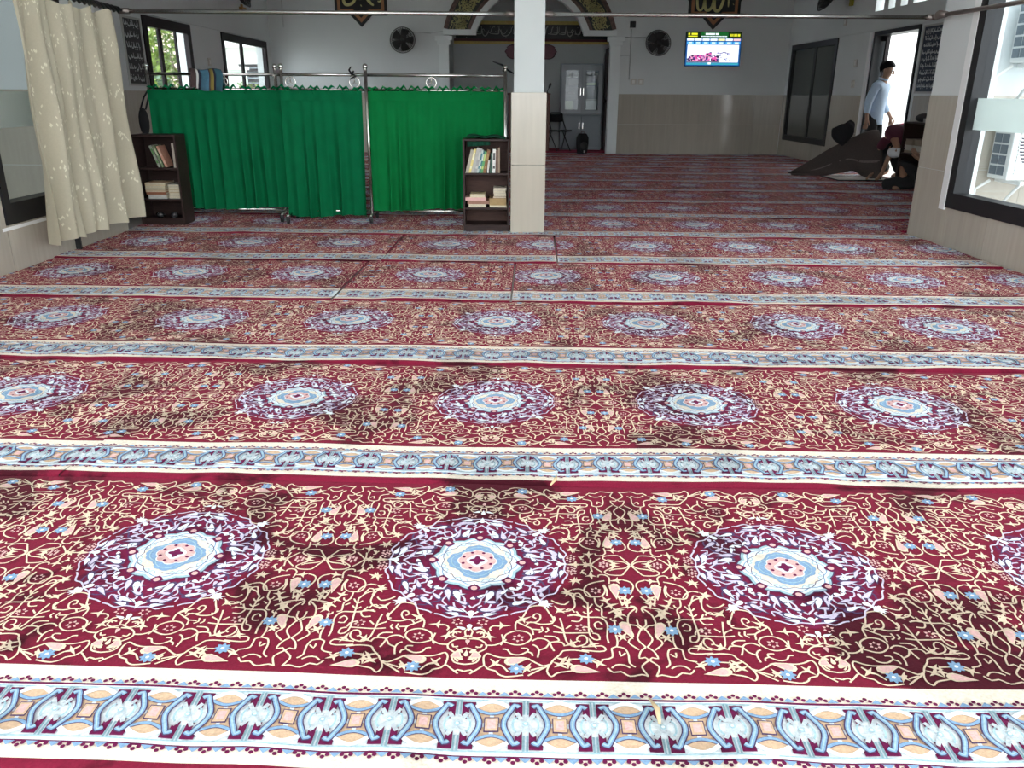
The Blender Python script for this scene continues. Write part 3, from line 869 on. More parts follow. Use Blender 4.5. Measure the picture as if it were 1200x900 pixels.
ords = ['seventh', 'eighth', 'ninth', 'tenth', 'eleventh', 'twelfth', 'thirteenth']
for i in range(6, 13):
    carpet(i, -4.95, 5.55-.0*i, .1+.27*i, '%s red carpet row counted from the camera, in the dim far hall' % ords[i-6], seed=40+i, fine=False)
carpet(13, -4.95, 5.3, .4, 'last red carpet row, lying against the back wall', seed=60, fine=False, clip_far=.09)
nm = MB().box(-1.07, 2.34, 17.98, 19.28, FZ, -.001)
tag(obj('niche_carpet', nm, CMATS[CRIM]), 'plain dark red carpet on the floor inside the arched niche', 'carpet')

# ------------------------------------------------------------------ rods and rope
def rod(name, x0, x1, label):
    t = thing(name, label, 'rod', (x0, 7.40, 1.797), group=None)
    obj('tube', MB().tube([(0, 0, 0), (x1-x0, 0, 0)], 0.0165, 12), STEEL, t)
    for x in (0.02, x1-x0-0.02):
        obj('collar', MB().tube([(x-0.045, 0, 0), (x+0.045, 0, 0)], 0.024, 12), GALV, t)
    return t
rod('hanging_rod', -3.16, 0.095, 'long stainless rod running from the left wall corner to the pillar, high up')
rod('hanging_rod', 0.353, 3.62, 'long stainless rod running from the pillar to the right wall corner, high up')
rr = thing('curtain_pipe', 'dark metal pipe near the ceiling, running along the near right wall', 'pipe', (3.60, 7.36, 1.80))
obj('tube', MB().tube([(0, 0, 0), (0, -1.2, -0.008), (0, -2.6, -0.02), (0, -4.6, -0.03)], 0.017, 10), GALV, rr)
obj('clamp', MB().tube([(0.02, 0.0, 0), (-0.01, -0.10, 0.006), (0, -0.2, 0)], [0.026, 0.034, 0.022], 10), GALV, rr)
ro = thing('twisted_rope', 'dark twisted rope that holds up the cream curtain on the left', 'rope', (-3.16, 7.36, 1.80))
for s_ in range(3):
    obj('strand', MB().tube([(0.016*math.cos(i*.9+s_*2.1), -i*0.035, 0.016*math.sin(i*.9+s_*2.1)+.0006*i) for i in range(90)], 0.012, 6), BLACK, ro)

# ------------------------------------------------------------------ cream curtain
CURT = cloth_mat('cream curtain', (0.60, 0.55, 0.42), transl=0.25, noise=0.05, nscale=90)
EMB = mat('embroidery', (0.84, 0.80, 0.64), rough=0.7)
CW, CH = 1.40, 1.66
def curt_fn(u, v):
    y = u*CW
    fold = math.sin(u*2*PI*4.2+.6+.5*math.sin(v*2.2))+.45*math.sin(u*2*PI*9.3+1+v)
    amp = 0.030+0.040*v
    sag = .045*abs(math.sin(u*PI*5.2))*max(0, 1-v*6)
    zb = CH-.028*u*(1)-.012*math.cos(u*2*PI*4.2)
    sway = -.05*v*(1-u)
    return (fold*amp+.012*math.sin(v*9+u*13), y+sway, 1.785+0.02*(1-u)-sag-v*zb)
ct = thing('cream_curtain', 'cream curtain with pale flower sprigs hanging at the left wall', 'curtain', (-3.15, 5.70, 0))
obj('drape', MB().grid(110, 60, curt_fn), CURT, ct)
mb = MB()
rs = random.Random(4)
for a in range(7):
    for b in range(9):
        cu_, cv_ = (a+.5+(.5 if b % 2 else 0)*.9)/7.5, (b+.6)/9.4
        for k in range(16):
            ang = rs.uniform(0, 2*PI); L = rs.uniform(.010, .055)
            u0, v0 = cu_+L*math.cos(ang)/CW*1.2, cv_+L*math.sin(ang)/CH*1.6
            du, dv = .006/CW, .017/CH
            t_ = rs.uniform(-.6, .6)
            pts = []
            for (p, q) in ((0, -1), (.8, 0), (0, 1), (-.8, 0)):
                uu = min(.99, max(.01, u0+(p*du*math.cos(t_)-q*dv*.5*math.sin(t_))*.8)); vv = min(.99, max(.01, v0+q*dv*.8))
                x, y, z = curt_fn(uu, vv)
                pts.append((x+.003, y-.002, z))
            mb.add(pts, [(0, 1, 2, 3)])
e_ = obj('embroidery', mb, EMB, ct, label='raised pale flower sprigs'); e_['kind'] = 'stuff'
obj('curtain_hook', MB().tube([(0.0, .02, 1.78), (0.02, .02, 1.82), (0.0, .02, 1.84)], .004, 6), GALV, ct)
obj('floor_stop', MB().box(-0.02, 0.02, -0.01, 0.01, 0, .2), BLACK, tag(obj('metal_stub', MB().box(-.015, .015, -.012, .012, 0, .03), BLACK, loc=(-3.325, 6.40, 0)), 'short black post at the foot of the left wall under the curtain', 'post'))

# ------------------------------------------------------------------ green screens
GREEN_D = cloth_mat('green cloth', (0.0030, 0.165, 0.060), transl=0.25, noise=0.10, nscale=8, sheen=0.0)
GREEN_L = cloth_mat('lighter green cloth', (0.005, 0.225, 0.058), transl=0.3, noise=0.10, nscale=8, sheen=0.0)
def screen(x0, x1, y, label, m, posts, rings, ties, seed, zlow=0.075, yo=-.052, front=()):
    t = thing('folding_screen', label, 'screen', ((x0+x1)/2, y, 0), group='green curtained screens on steel frames')
    w = (x1-x0)
    X = lambda x: x-(x0+x1)/2
    for px in posts:
        py = -.10 if px in front else 0
        p_ = obj('post', MB().tube([(X(px), py, .07), (X(px), py, 1.385)], .0155, 12), STEEL, t)
        obj('cap', MB().ball((X(px), py, 1.395), .024, 10, 6), STEEL, p_)
        f_ = obj('foot_bar', MB().tube([(X(px), -.20, .075), (X(px), .20, .075)], .014, 8), STEEL, t)
        for yy in (-.19, .19):
            c_ = MB().tube([(X(px)-.012, yy, .026), (X(px)+.012, yy, .026)], .024, 12, 0)
            c_.box(X(px)-.016, X(px)+.016, yy-.012, yy+.012, .03, .07)
            obj('caster', c_, BLACK, t)
    obj('top_rail', MB().tube([(X(x0), 0, 1.325), (X(x1), 0, 1.325)], .0145, 10), STEEL, t)
    obj('curtain_rail', MB().tube([(X(x0), 0, 1.195), (X(x1), 0, 1.195)], .0125, 10), STEEL, t)
    obj('bottom_rail', MB().tube([(X(x0), 0, .10), (X(x1), 0, .10)], .0125, 10), STEEL, t)
    for rx in rings:
        r_ = MB().tube([(X(rx)+.046*math.cos(a*PI/12), 0, 1.261+.046*math.sin(a*PI/12)) for a in range(24)], .0065, 6, closed=True)
        for a in (PI/2, PI/2+2.1, PI/2-2.1):
            r_.tube([(X(rx), 0, 1.261), (X(rx)+.043*math.cos(a), 0, 1.261+.043*math.sin(a))], .005, 6)
        obj('ring_ornament', r_, STEEL, t)
    n = max(6, int(w/.105))
    ph = seed*1.3
    def fn(u, v):
        x = -w/2+.02+u*(w-.04)
        k = 2*PI*n
        hem = max(0, (v-.10)/.9)
        f = math.sin(k*u+ph+.7*math.sin(u*9+ph)+.25*math.sin(v*3+ph))
        y_ = yo-(.005+.040*hem*(.7+.5*math.sin(u*17+ph)))*f-.016*hem*math.sin(k*u*.43+ph*2+v)
        dx = .010*hem*math.cos(k*u+ph)
        return (x+dx, y_, 1.185-v*(1.185-zlow-.012*math.sin(u*7+ph)))
    obj('curtain', MB().grid(n*10, 24, fn), m, t)
    obj('hem_band', MB().grid(40, 2, lambda u, v: (-w/2+.02+u*(w-.04), yo-.012-.004*math.sin(u*40), 1.187-v*.085)), m, t)
    rs = random.Random(seed)
    for i in range(ties):
        tx = -w/2+.06+(w-.12)*i/(ties-1)
        kb = MB()
        for q in (-1, 1):
            kb.tube([(tx, -.022, 1.203), (tx+q*.03, -.028, 1.222+rs.uniform(-.01, .012)), (tx+q*.055, -.03, 1.205+rs.uniform(-.015, .012))], [.010, .012, .004], 6)
        kb.tube([(tx, .016, 1.19), (tx, 0, 1.212), (tx, -.018, 1.20), (tx, yo-.016, 1.165)], .008, 6)
        obj('tie', kb, m, t)
    return t
screen(-3.29, -2.03, 8.03, 'left green curtained screen, behind the left bookcase, with a striped cloth over its rail', GREEN_D, [-3.275, -2.10], [-2.59], 9, 1, zlow=.115)
screen(-2.05, -1.265, 7.93, 'narrow middle green curtained screen between the two wider ones', GREEN_D, [-2.02], [-1.94, -1.355], 6, 2, zlow=.055)
screen(-1.255, .03, 7.95, 'right green curtained screen, a lighter green, ending beside the pillar', GREEN_L, [-1.24, .025], [-.655], 10, 3, zlow=.115, front=(-1.24, .025))
# black ribbons knotted on the top rail
for (x, z, lab) in ((-1.375, 1.335, 'black ribbon knotted on the middle screen rail, beside a ring'), (.02, 1.385, 'black ribbon knotted round the right screen post beside the pillar')):
    mb = MB()
    mb.tube([(-.016, 0, -.02), (0, -.02, 0), (.016, 0, .02)], .010, 6)
    mb.tube([(0, -.02, 0), (-.02, -.03, .03), (-.11 if x > -1 else .0, -.03, .06)], [.01, .009, .005], 6)
    mb.tube([(0, -.02, 0), (.04, -.03, -.02), (.10 if x > -1 else -.02, -.03, -.05)], [.01, .009, .005], 6)
    tag(obj('ribbon', mb, BLACKC, loc=(x, 7.935, z)), lab, 'ribbon')
# striped cloth over the rail
STR = [mat('cloth blue', (0.055, 0.15, 0.22), rough=0.9, noise=.12, nscale=80), mat('cloth brown', (0.06, 0.035, 0.035), rough=.9), mat('cloth white', (0.6, 0.6, 0.58), rough=.9),
       mat('cloth ochre', (0.20, 0.15, 0.035), rough=.9), mat('cloth navy', (0.01, 0.013, 0.03), rough=.9), mat('cloth teal', (0.03, 0.10, 0.13), rough=.9)]
bounds = [(0, .17, 1), (.17, .23, 2), (.23, .31, 4), (.31, .58, 0), (.58, .62, 1), (.62, .72, 3), (.72, .78, 4), (.78, 1, 5)]
mb = MB()
for (a, b, m) in bounds:
    def fn(u, v, a=a, b=b):
        q = a+(b-a)*u; s_ = v*2-1
        return (-.145+.29*q+.03*abs(s_)*(1 if s_ > 0 else .3)+.01*math.sin(s_*4), -(.030+.05*abs(s_)+.012*math.sin(q*11+s_*3))*math.sin(s_*1.5), 1.366-.19*abs(s_)**1.4+.035*abs(s_)*(1-q)+.006*math.sin(q*9+1)-.012*math.sin(q*PI)*abs(s_))
    mb.grid(4, 14, fn, m)
tag(obj('striped_cloth', mb, STR, loc=(-2.74, 8.03, 0), solid=.006), 'blue, brown and ochre striped cloth draped over the left screen rail', 'cloth')
mb = MB()
mb.ball((0, 0, .0), (.05, .035, .13), 10, 8).tube([(-.02, 0, .11), (0.03, 0, .22), (.085, 0, .295), (.10, 0, .29), (.03, 0, .11)], .008, 6).tube([(.01, 0, -.12), (.03, 0, -.2), (.08, .0, -.23)], .012, 6)
tag(obj('hanging_bag', mb, BLACKC, loc=(-3.37, 8.045, .90)), 'small black bag hanging beside the left screen post above the bookcase', 'bag')

# ------------------------------------------------------------------ bookcases and books
def bookcase(loc, w, d, h, shelves, label, m, mback):
    t = thing('bookcase', label, 'bookcase', loc)
    th = .018
    for x in (-w/2, w/2-th):
        obj('side_panel', MB().box(x, x+th, 0, d, 0, h), m, t, bevel=.002, seg=1)
    obj('top_panel', MB().box(-w/2+th, w/2-th, 0, d, h-th, h), m, t, bevel=.002, seg=1)
    obj('back_panel', MB().box(-w/2+th, w/2-th, d-.008, d, .02, h-th), mback, t)
    for z in shelves:
        obj('shelf', MB().box(-w/2+th, w/2-th, .004, d-.008, z-th, z), m, t, bevel=.002, seg=1)
    obj('plinth', MB().box(-w/2+th, w/2-th, .006, .02, 0, .045), m, t)
    return t
BC1 = (-3.155, 7.655, 0); BC2 = (-.143, 7.345, 0)
bookcase(BC1, .40, .25, .805, (.06, .235, .515), 'dark bookcase in the left corner beside the cream curtain', DARKWOOD, DARKWOOD)
bookcase(BC2, .412, .27, .80, (.06, .212, .512), 'dark brown bookcase standing against the tiled pillar', DARKWOOD, DARKWOOD2)
PAPER = mat('paper', (0.62, 0.56, 0.42), rough=.85, noise=.15, nscale=120)
def book(loc, size, tilt, col, label, group, flat=False, spine=None, rz=0):
    """upright: size=(thickness, depth, height); flat: size=(width, depth, thickness)"""
    m = mat('book '+','.join('%.2f' % c for c in col), col, rough=.6, noise=.12, nscale=40)
    a, b, c = size
    t = thing('book', label, 'book', loc, rz, group)
    if tilt: t.rotation_euler = (0, tilt, rz)
    k = .0038 if flat else .0025
    mb = MB()
    if flat:
        mb.box(-a/2, a/2, 0, b, 0, k).box(-a/2, a/2, 0, b, c-k, c)
        if spine == 'front': mb.box(-a/2, a/2, 0, k, k, c-k)
        else: mb.box(-a/2, -a/2+k, 0, b, k, c-k)
        obj('cover', mb, m, t)
        obj('pages', MB().box(-a/2+k, a/2-.004, .003 if spine == 'front' else .004, b-.004, k, c-k), PAPER, t)
    else:
        mb.box(0, k, 0, b, 0, c).box(a-k, a, 0, b, 0, c).box(k, a-k, 0, k, 0, c)
        obj('cover', mb, m, t)
        obj('pages', MB().box(k, a-k, k, b-.005, .004, c-.005), PAPER, t)
        if spine:
            mm = mat('spine '+','.join('%.2f' % q for q in spine), spine, rough=.6)
            for (z0, z1) in ((.18, .30), (.55, .85)):
                obj('spine_label', MB().box(a*.15, a*.85, -.0012, 0, c*z0, c*z1), mm, t)
    return t
G2 = 'books on the top shelf of the bookcase by the pillar'
bx, by, bz = BC2
seq = [('grey beige', (.42, .38, .30), .026, .205, .26, None), ('yellow', (.72, .60, .22), .020, .210, .25, (.8, .75, .5)), ('pale grey', (.45, .44, .40), .024, .222, .26, None),
       ('grey marbled', (.36, .36, .35), .024, .215, .25, (.55, .55, .5)), ('white and teal', (.50, .58, .54), .015, .200, .23, (.05, .22, .26)), ('teal', (.03, .16, .17), .013, .190, .23, (.6, .7, .6)),
       ('green', (.10, .33, .12), .020, .188, .21, (.5, .6, .2)), ('brown orange', (.22, .10, .035), .028, .200, .20, (.35, .22, .08))]
pos = bx-.185
for i, (cn, c, w_, h_, tl, sp) in enumerate(seq):
    book((pos, by+.03, bz+.5125+math.sin(tl)*0), (w_, .15, h_), tl, c, '%s book leaning right, %s from the left on the pillar bookcase top shelf' % (cn, ['first', 'second', 'third', 'fourth', 'fifth', 'sixth', 'seventh', 'eighth'][i]), G2, spine=sp)
    pos += w_/math.cos(tl)+.0012
pos += .006
for cn, c, w_, h_, sp, tl in (('short white', (.62, .60, .55), .016, .11, None, .10), ('dark green', (.045, .10, .07), .015, .17, None, .08), ('tall white', (.75, .74, .70), .026, .20, (.1, .1, .1), .03),
                              ('brown', (.17, .10, .07), .018, .19, None, 0), ('tan', (.30, .22, .15), .016, .215, None, 0)):
    book((pos, by+.03, bz+.5125), (w_, .15, h_), tl, c, '%s book standing nearly upright at the right of the pillar bookcase top shelf' % cn, G2, spine=sp)
    pos += w_+.0025+h_*math.sin(tl)*.45
G3 = 'books lying flat on the middle shelf of the bookcase by the pillar'
def stack(cx, y, z, items, group, where):
    for i, (cn, c, w_, d_, t_, dx, sp) in enumerate(items):
        book((cx+dx, y, z), (w_, d_, t_), 0, c, '%s book lying flat, %s' % (cn, where[i]), group, flat=True, spine=sp)
        z += t_+.0004
stack(bx-.085, by+.03, .2125, [('cream', (.72, .66, .48), .155, .20, .026, .005, None), ('reddish brown', (.30, .15, .10), .19, .20, .031, .012, 'front'), ('pink', (.70, .42, .38), .185, .20, .028, -.012, 'front'), ('small cream', (.70, .60, .36), .135, .18, .028, .008, None)],
      G3, ['bottom of the left pile in the pillar bookcase', 'second from bottom of the left pile by the pillar', 'third from bottom of the left pile by the pillar', 'top of the left pile in the pillar bookcase'])
stack(bx+.108, by+.03, .2125, [('thin cream', (.70, .64, .46), .155, .20, .016, 0, None), ('thick tan', (.36, .24, .10), .15, .20, .062, -.006, 'front'), ('thin brown', (.18, .10, .06), .12, .19, .018, .01, None), ('narrow pale', (.55, .50, .38), .11, .18, .024, .014, None), ('worn pale', (.52, .46, .36), .11, .18, .024, .010, None), ('pale top', (.58, .52, .42), .115, .18, .022, .014, None)],
      G3, ['bottom of the right pile in the pillar bookcase', 'second from bottom of the right pile by the pillar', 'third from bottom of the right pile by the pillar', 'fourth from bottom of the right pile by the pillar', 'just below the top of the right pile by the pillar', 'top of the right pile in the pillar bookcase'])
tag(obj('folded_cloth', MB().grid(30, 8, lambda u, v: (-.17+.34*u, .02+.24*v, .012+.008*math.sin(u*11)+.006*math.sin(v*7+u*5))), cloth_mat('dark green cloth', (.01, .06, .035), .1), loc=(bx, by, .803), solid=.008), 'dark green cloth spread on top of the pillar bookcase', 'cloth')
tag(obj('hanging_cloth', MB().grid(16, 5, lambda u, v: (-.165+.20*u, .035+.006*math.sin(u*20), .778-.045*v*(1-.3*u))), MATS['dark green cloth'], loc=(bx, by, 0), solid=.003), 'dark green cloth hanging into the top of the pillar bookcase', 'cloth')
# left bookcase
G1 = 'books in the left bookcase'
lx, ly, lz = BC1
p0_ = lx+.005
for i, (cn, c, w_, h_, sp) in enumerate((('mottled green and grey', (.30, .32, .26), .022, .20, (.08, .20, .06)), ('green spined', (.16, .22, .12), .020, .198, (.4, .45, .3)), ('pinkish orange', (.50, .26, .18), .022, .195, (.6, .4, .3)))):
    book((p0_+i*.032, ly+.04, .5155), (w_, .15, h_), -.33, c, '%s book leaning left on the left bookcase top shelf' % cn, G1, spine=sp)
book((lx+.150, ly+.03, .5155), (.020, .15, .215), 0, (.42, .36, .30), 'pale pinkish book standing upright at the right of the left bookcase', G1)
w1 = ['bottom of the left bookcase pile', 'second from bottom of the left bookcase pile', 'third from bottom of the left bookcase pile', 'fourth from bottom of the left bookcase pile', 'second from top of the left bookcase pile', 'top of the left bookcase pile']
stack(lx-.045, ly+.03, .2355, [('grey white', (.55, .54, .50), .17, .22, .036, .01, 'front'), ('red brown', (.28, .10, .05), .18, .22, .022, 0, 'front'), ('orange tan', (.52, .30, .16), .18, .22, .018, -.004, None), ('dark edged pale', (.45, .40, .30), .18, .21, .02, -.004, None), ('cream', (.66, .58, .38), .18, .22, .022, -.002, None), ('peach', (.66, .46, .28), .185, .21, .024, .0, None)], G1, w1)
w2 = ['bottom of the small pile by the side panel', 'second of the small pile by the side panel', 'third of the small pile by the side panel', 'fourth of the small pile by the side panel', 'top of the small pile by the side panel']
stack(lx+.118, ly+.05, .2355, [('pale grey', (.52, .48, .40), .11, .19, .028, .0, None), ('beige', (.50, .40, .26), .11, .19, .026, .004, None), ('tan', (.46, .34, .2), .11, .19, .026, 0, None), ('cream edged', (.58, .50, .36), .11, .19, .024, .004, None), ('greyish top', (.45, .42, .36), .11, .19, .022, 0, None)], G1, w2)
for (x, lab) in ((-.04, 'small dark round pot with a pale glint, left in the left bookcase bottom'), (.09, 'small dark round pot with a pale glint, right in the left bookcase bottom')):
    mb = MB().lathe([(.02, 0), (.034, .012), (.036, .035), (.022, .05), (.012, .054)], n=14)
    tag(obj('pot', mb, mat('dark glaze', (.03, .03, .032), rough=.15), loc=(lx+x, ly+.05, .061)), lab, 'pot')

# ------------------------------------------------------------------ writing strokes
def script_strokes(mb, x0, x1, zc, h, fn, rs, m=0, w=None, dots=True):
    """flowing pen strokes in the rhythm of Arabic handwriting, right to left"""
    w = w or h*.10
    x = x1
    while x > x0+h*.25:
        L = rs.uniform(.35, .95)*h
        L = min(L, x-x0)
        k = rs.random()
        a, b = x, x-L
        if k < .25:
            pts = [(a, zc+h*.42), (a-.02*h, zc), (a-.10*h, zc-.18*h), (b, zc-.15*h)]
        elif k < .55:
            pts = [(a, zc+.1*h), (a-.25*L, zc-.22*h), (a-.6*L, zc-.34*h), (a-.9*L, zc-.2*h), (b, zc+.12*h)]
        elif k < .8:
            pts = [(a, zc-.1*h), (a-.2*L, zc+.16*h), (a-.4*L, zc-.05*h), (a-.2*L, zc-.16*h), (a-.7*L, zc-.14*h), (b, zc-.05*h)]
        else:
            pts = [(a, zc+.45*h), (a-.3*L, zc+.2*h), (a-.5*L, zc-.2*h), (b, zc-.12*h)]
        P = spline(pts, h*.09)
        ww = [w*(.55+.65*math.sin(PI*i/(len(P)-1))) for i in range(len(P))]
        mb.strip(P, ww, fn, m)
        if dots and rs.random() < .7:
            dx, dz = a-L*.5, zc+rs.choice((-.46, .34))*h
            mb.strip([(dx-w*.5, dz), (dx+w*.5, dz)], w*.9, fn, m)
        x = b-rs.uniform(.04, .18)*h

# ------------------------------------------------------------------ back wall things
arch = thing('calligraphy_arch', 'dark arched band of gold calligraphy over the niche', 'calligraphy', (ACX, 17.8, ACZ))
def arcl(Rr, a0, a1, n=48):
    return [(Rr*math.cos(a0+(a1-a0)*i/n), Rr*math.sin(a0+(a1-a0)*i/n)) for i in range(n+1)]
aO, aI = math.asin((2.30-ACZ)/1.80), math.asin((2.38-ACZ)/1.30)
band = lambda r0, r1, m, d, name, lab=None: obj(name, MB().prism(arcl(r0, PI-.26, .26)+arcl(r1, .26, PI-.26), lambda p, t: (p[0], -t, p[1]), d), m, arch, label=lab)
DKG = mat('dark green black', (0.014, 0.020, 0.014), rough=.5)
MARB = mat('brown marbled border', (0.13, 0.075, 0.06), rough=.5, noise=.6, nscale=22)
band(1.275, 1.80, DKG, .03, 'panel')
band(1.715, 1.80, MARB, .042, 'outer_border'); band(1.275, 1.335, MARB, .042, 'inner_border')
mb = MB(); rs = random.Random(9)
for i in range(1500):
    a = rs.uniform(.30, PI-.30); r = rs.uniform(1.375, 1.675); L = rs.uniform(.05, .13); th = rs.choice((a, a+PI/2, a+.6, a-.8))+rs.uniform(-.3, .3); c = rs.uniform(-9, 9)
    p = []
    x, z = r*math.cos(a), r*math.sin(a)
    for s_ in range(7):
        p.append((x, z)); x += L/6*math.cos(th); z += L/6*math.sin(th); th += c*L/6*2
    if all(1.35 < math.hypot(*q) < 1.70 for q in p):
        mb.strip(p, [.004, .010, .014, .015, .013, .009, .004], lambda u, v: (u, -.033, v))
e_ = obj('gold_script', mb, GOLDL, arch, label='dense gold calligraphy'); e_['kind'] = 'stuff'

fr = thing('niche_frieze', 'black strip of white Arabic calligraphy with gold lines at the niche back wall', 'calligraphy', (.63, 19.3, 2.45))
obj('panel', MB().box(-1.66, 1.66, -.03, 0, -.145, .145), BLACK, fr)
obj('gold_line', MB().box(-1.7, 1.7, -.02, 0, .145, .215), GOLD, fr); obj('gold_line', MB().box(-1.7, 1.7, -.02, 0, -.245, -.195), GOLD, fr)
obj('maroon_band', MB().box(-1.7, 1.7, -.015, 0, -.195, -.145), mat('maroon paint', (.10, .025, .03), rough=.7), fr)
mb = MB(); script_strokes(mb, -1.55, 1.55, 0, .26, lambda u, v: (u, -.032, v), random.Random(5), w=.017); script_strokes(mb, -1.5, 1.5, .02, .2, lambda u, v: (u, -.033, v), random.Random(6), w=.012)
obj('script', mb, mat('faded white paint', (.30, .30, .28), rough=.6), fr)
cz = 2.045
pts = []
for i in range(40):
    a = 2*PI*i/40
    pts.append((.545*abs(math.cos(a))**.6*(1 if math.cos(a) > 0 else -1)*(1+.04*math.cos(12*a)), .165*(1+.08*math.cos(8*a))*abs(math.sin(a))**.75*(1 if math.sin(a) > 0 else -1)))
mr_ = thing('cartouche', 'maroon scalloped cartouche on the niche back wall behind the pillar', 'ornament', (.62, 19.3, cz))
obj('plate', MB().prism(pts, lambda p, t: (p[0], -t, p[1]), .03), mat('maroon plate', (.17, .05, .075), rough=.5), mr_)
obj('rim', MB().tube([(p[0], -.03, p[1]) for p in pts], .012, 6, closed=True), mat('maroon rim', (.11, .03, .05), rough=.5), mr_)

def plaque(cx, cz, word, label):
    t = thing('calligraphy_plaque', label, 'plaque', (cx, 17.8, cz), group='eight-pointed calligraphy plaques on the back wall')
    def star(h, dgn):
        # outline of a square (half h) united with a diamond (half diagonal dgn)
        k = dgn-h
        o = []
        for q in range(4):
            a = q*PI/2
            for (x, y) in ((dgn, 0), (h, k), (h, h), (k, h)):
                o.append((x*math.cos(a)-y*math.sin(a), x*math.sin(a)+y*math.cos(a)))
        return o
    f = lambda y0: (lambda p, t_: (p[0], -y0-t_, p[1]))
    obj('frame', MB().prism(star(.52, .735), f(0), .03), BLACK, t)
    obj('copper_band', MB().prism(star(.465, .655), f(.03), .006), COPPER, t)
    obj('field', MB().prism(star(.405, .57), f(.036), .004), BLACK, t)
    mb = MB(); g = lambda u, v: (u, -.0425, v)
    for pts_, w in word:
        P = spline(pts_, .02); n = len(P)
        mb.strip(P, [w*(.45+.75*math.sin(PI*i/(n-1))**.7) for i in range(n)], g)
    obj('script', mb, GOLDL, t)
    return t
# the lower strokes are what shows; the word continues upward out of the photo
plaque(4.24, 3.15, [([(.27, .30), (.265, .0), (.27, -.32)], .035), ([(.36, -.26), (.38, -.28)], .03), ([(.20, .30), (.18, -.1), (.10, -.36), (.0, -.36), (-.02, -.1), (-.02, .3)], .05),
                    ([(-.02, .0), (-.06, -.32), (-.18, -.36), (-.22, -.1), (-.22, .25)], .05), ([(-.22, -.1), (-.24, -.34), (-.33, -.36), (-.36, -.15), (-.30, .05), (-.24, -.05)], .04)],
       'black and copper star plaque with gold script above the television')
plaque(-2.83, 3.15, [([(.30, .1), (.16, .14), (.10, .0), (.22, -.06), (.08, -.20), (-.10, -.22)], .05), ([(-.02, .2), (.04, -.02), (.16, -.25), (.26, -.34)], .06), ([(-.06, -.16), (-.16, -.30), (-.30, -.32), (-.34, -.18), (-.30, -.06)], .05),
                     ([(.02, -.36), (.0, -.33)], .035), ([(.34, -.26), (.38, -.27), (.42, -.23)], .025), ([(-.2, .2), (-.1, .28)], .04)],
       'black and copper star plaque with gold script left of the arch')

FANG = mat('fan grey', (0.045, 0.042, 0.042), rough=.5)
def wall_fan(loc, rz, label, r=.25, tilt=.25, m=None, arm=.22, mot=None):
    t = thing('wall_fan', label, 'fan', loc, rz, group='round caged wall fans')
    m = m or FANG
    rot = lambda p: (p[0], p[1]*math.cos(tilt)-p[2]*math.sin(tilt)*-1*-1, p[2]*math.cos(tilt)+p[1]*math.sin(tilt))
    def T(mb): mb.v = [(x, y0*math.cos(tilt)+z*math.sin(tilt)-arm, z*math.cos(tilt)-y0*math.sin(tilt)) for x, y0, z in mb.v]; return mb
    mb = MB()
    for (rr_, yy) in ((r, 0), (r*.8, -.045), (r*.8, .045), (r*.55, -.062), (r*.55, .055), (r*.3, -.068), (r*.3, .06)):
        mb.tube([(rr_*math.cos(a*PI/16), yy, rr_*math.sin(a*PI/16)) for a in range(32)], .007 if rr_ == r else .0045, 5, closed=True)
    for k in range(44):
        a = k*PI/22; c, s_ = math.cos(a), math.sin(a)
        mb.tube([(r*.15*c, -.07, r*.15*s_), (r*.55*c, -.062, r*.55*s_), (r*.8*c, -.045, r*.8*s_), (r*c, 0, r*s_), (r*.8*c, .045, r*.8*s_), (r*.4*c, .058, r*.4*s_)], .0042, 4)
    obj('cage', T(mb), m, t)
    for k in range(5):
        def bl(u, v, k=k):
            a = k*2*PI/5+(u-.5)*(1.1-.3*v); rr_ = r*(.18+.70*v)
            return (rr_*math.cos(a), (u-.5)*.06, rr_*math.sin(a))
        obj('blade', T(MB().grid(5, 4, bl)), mat('fan blade', (.03, .03, .03), rough=.35), t, solid=.003)
    obj('hub', T(MB().lathe([(.0, -.075), (.045, -.073), (.05, -.06), (.05, .0)], n=16, axis='Y')), m, t)
    obj('motor', T(MB().lathe([(.05, .0), (.06, .03), (.06, .10), (.04, .125)], n=16, axis='Y')), mot or m, t)
    obj('bracket', MB().box(-.05, .05, -.02, 0, -.02, .20).box(-.02, .02, -arm+.1, -.01, .02, .07), mot or m, t)
    return t
wall_fan((-2.0, 17.8, 2.17), 0, 'round dark wall fan on the back wall left of the arch')
wall_fan((3.12, 17.8, 2.15), 0, 'round dark wall fan on the back wall beside the television')
YEL = mat('yellow plastic', (.45, .40, .05), rough=.4); ORG = mat('orange plastic', (.40, .20, .06), rough=.5)
wall_fan((5.84, 15.1, 2.80), -PI/2, 'black wall fan with a yellow pull, high on the right wall', r=.30, tilt=.5, arm=.3)
tag(obj('fan_tag', MB().box(-.02, .02, -.05, .05, -.14, .14).box(-.012, .012, -.012, .012, .14, .25), YEL, loc=(5.78, 14.72, 2.72)), 'yellow tag hanging beside the right wall fan', 'tag')
tag(obj('small_box', MB().box(-.03, .03, -.12, .12, -.05, .05).box(-.03, .0, -.03, .03, .05, .10), ORG, loc=(-4.66, 16.0, 2.55)), 'orange box below the left wall fan', 'box')
wall_fan((-4.7, 15.0, 2.78), PI/2, 'black wall fan high on the left wall', r=.30, tilt=.5, arm=.3)

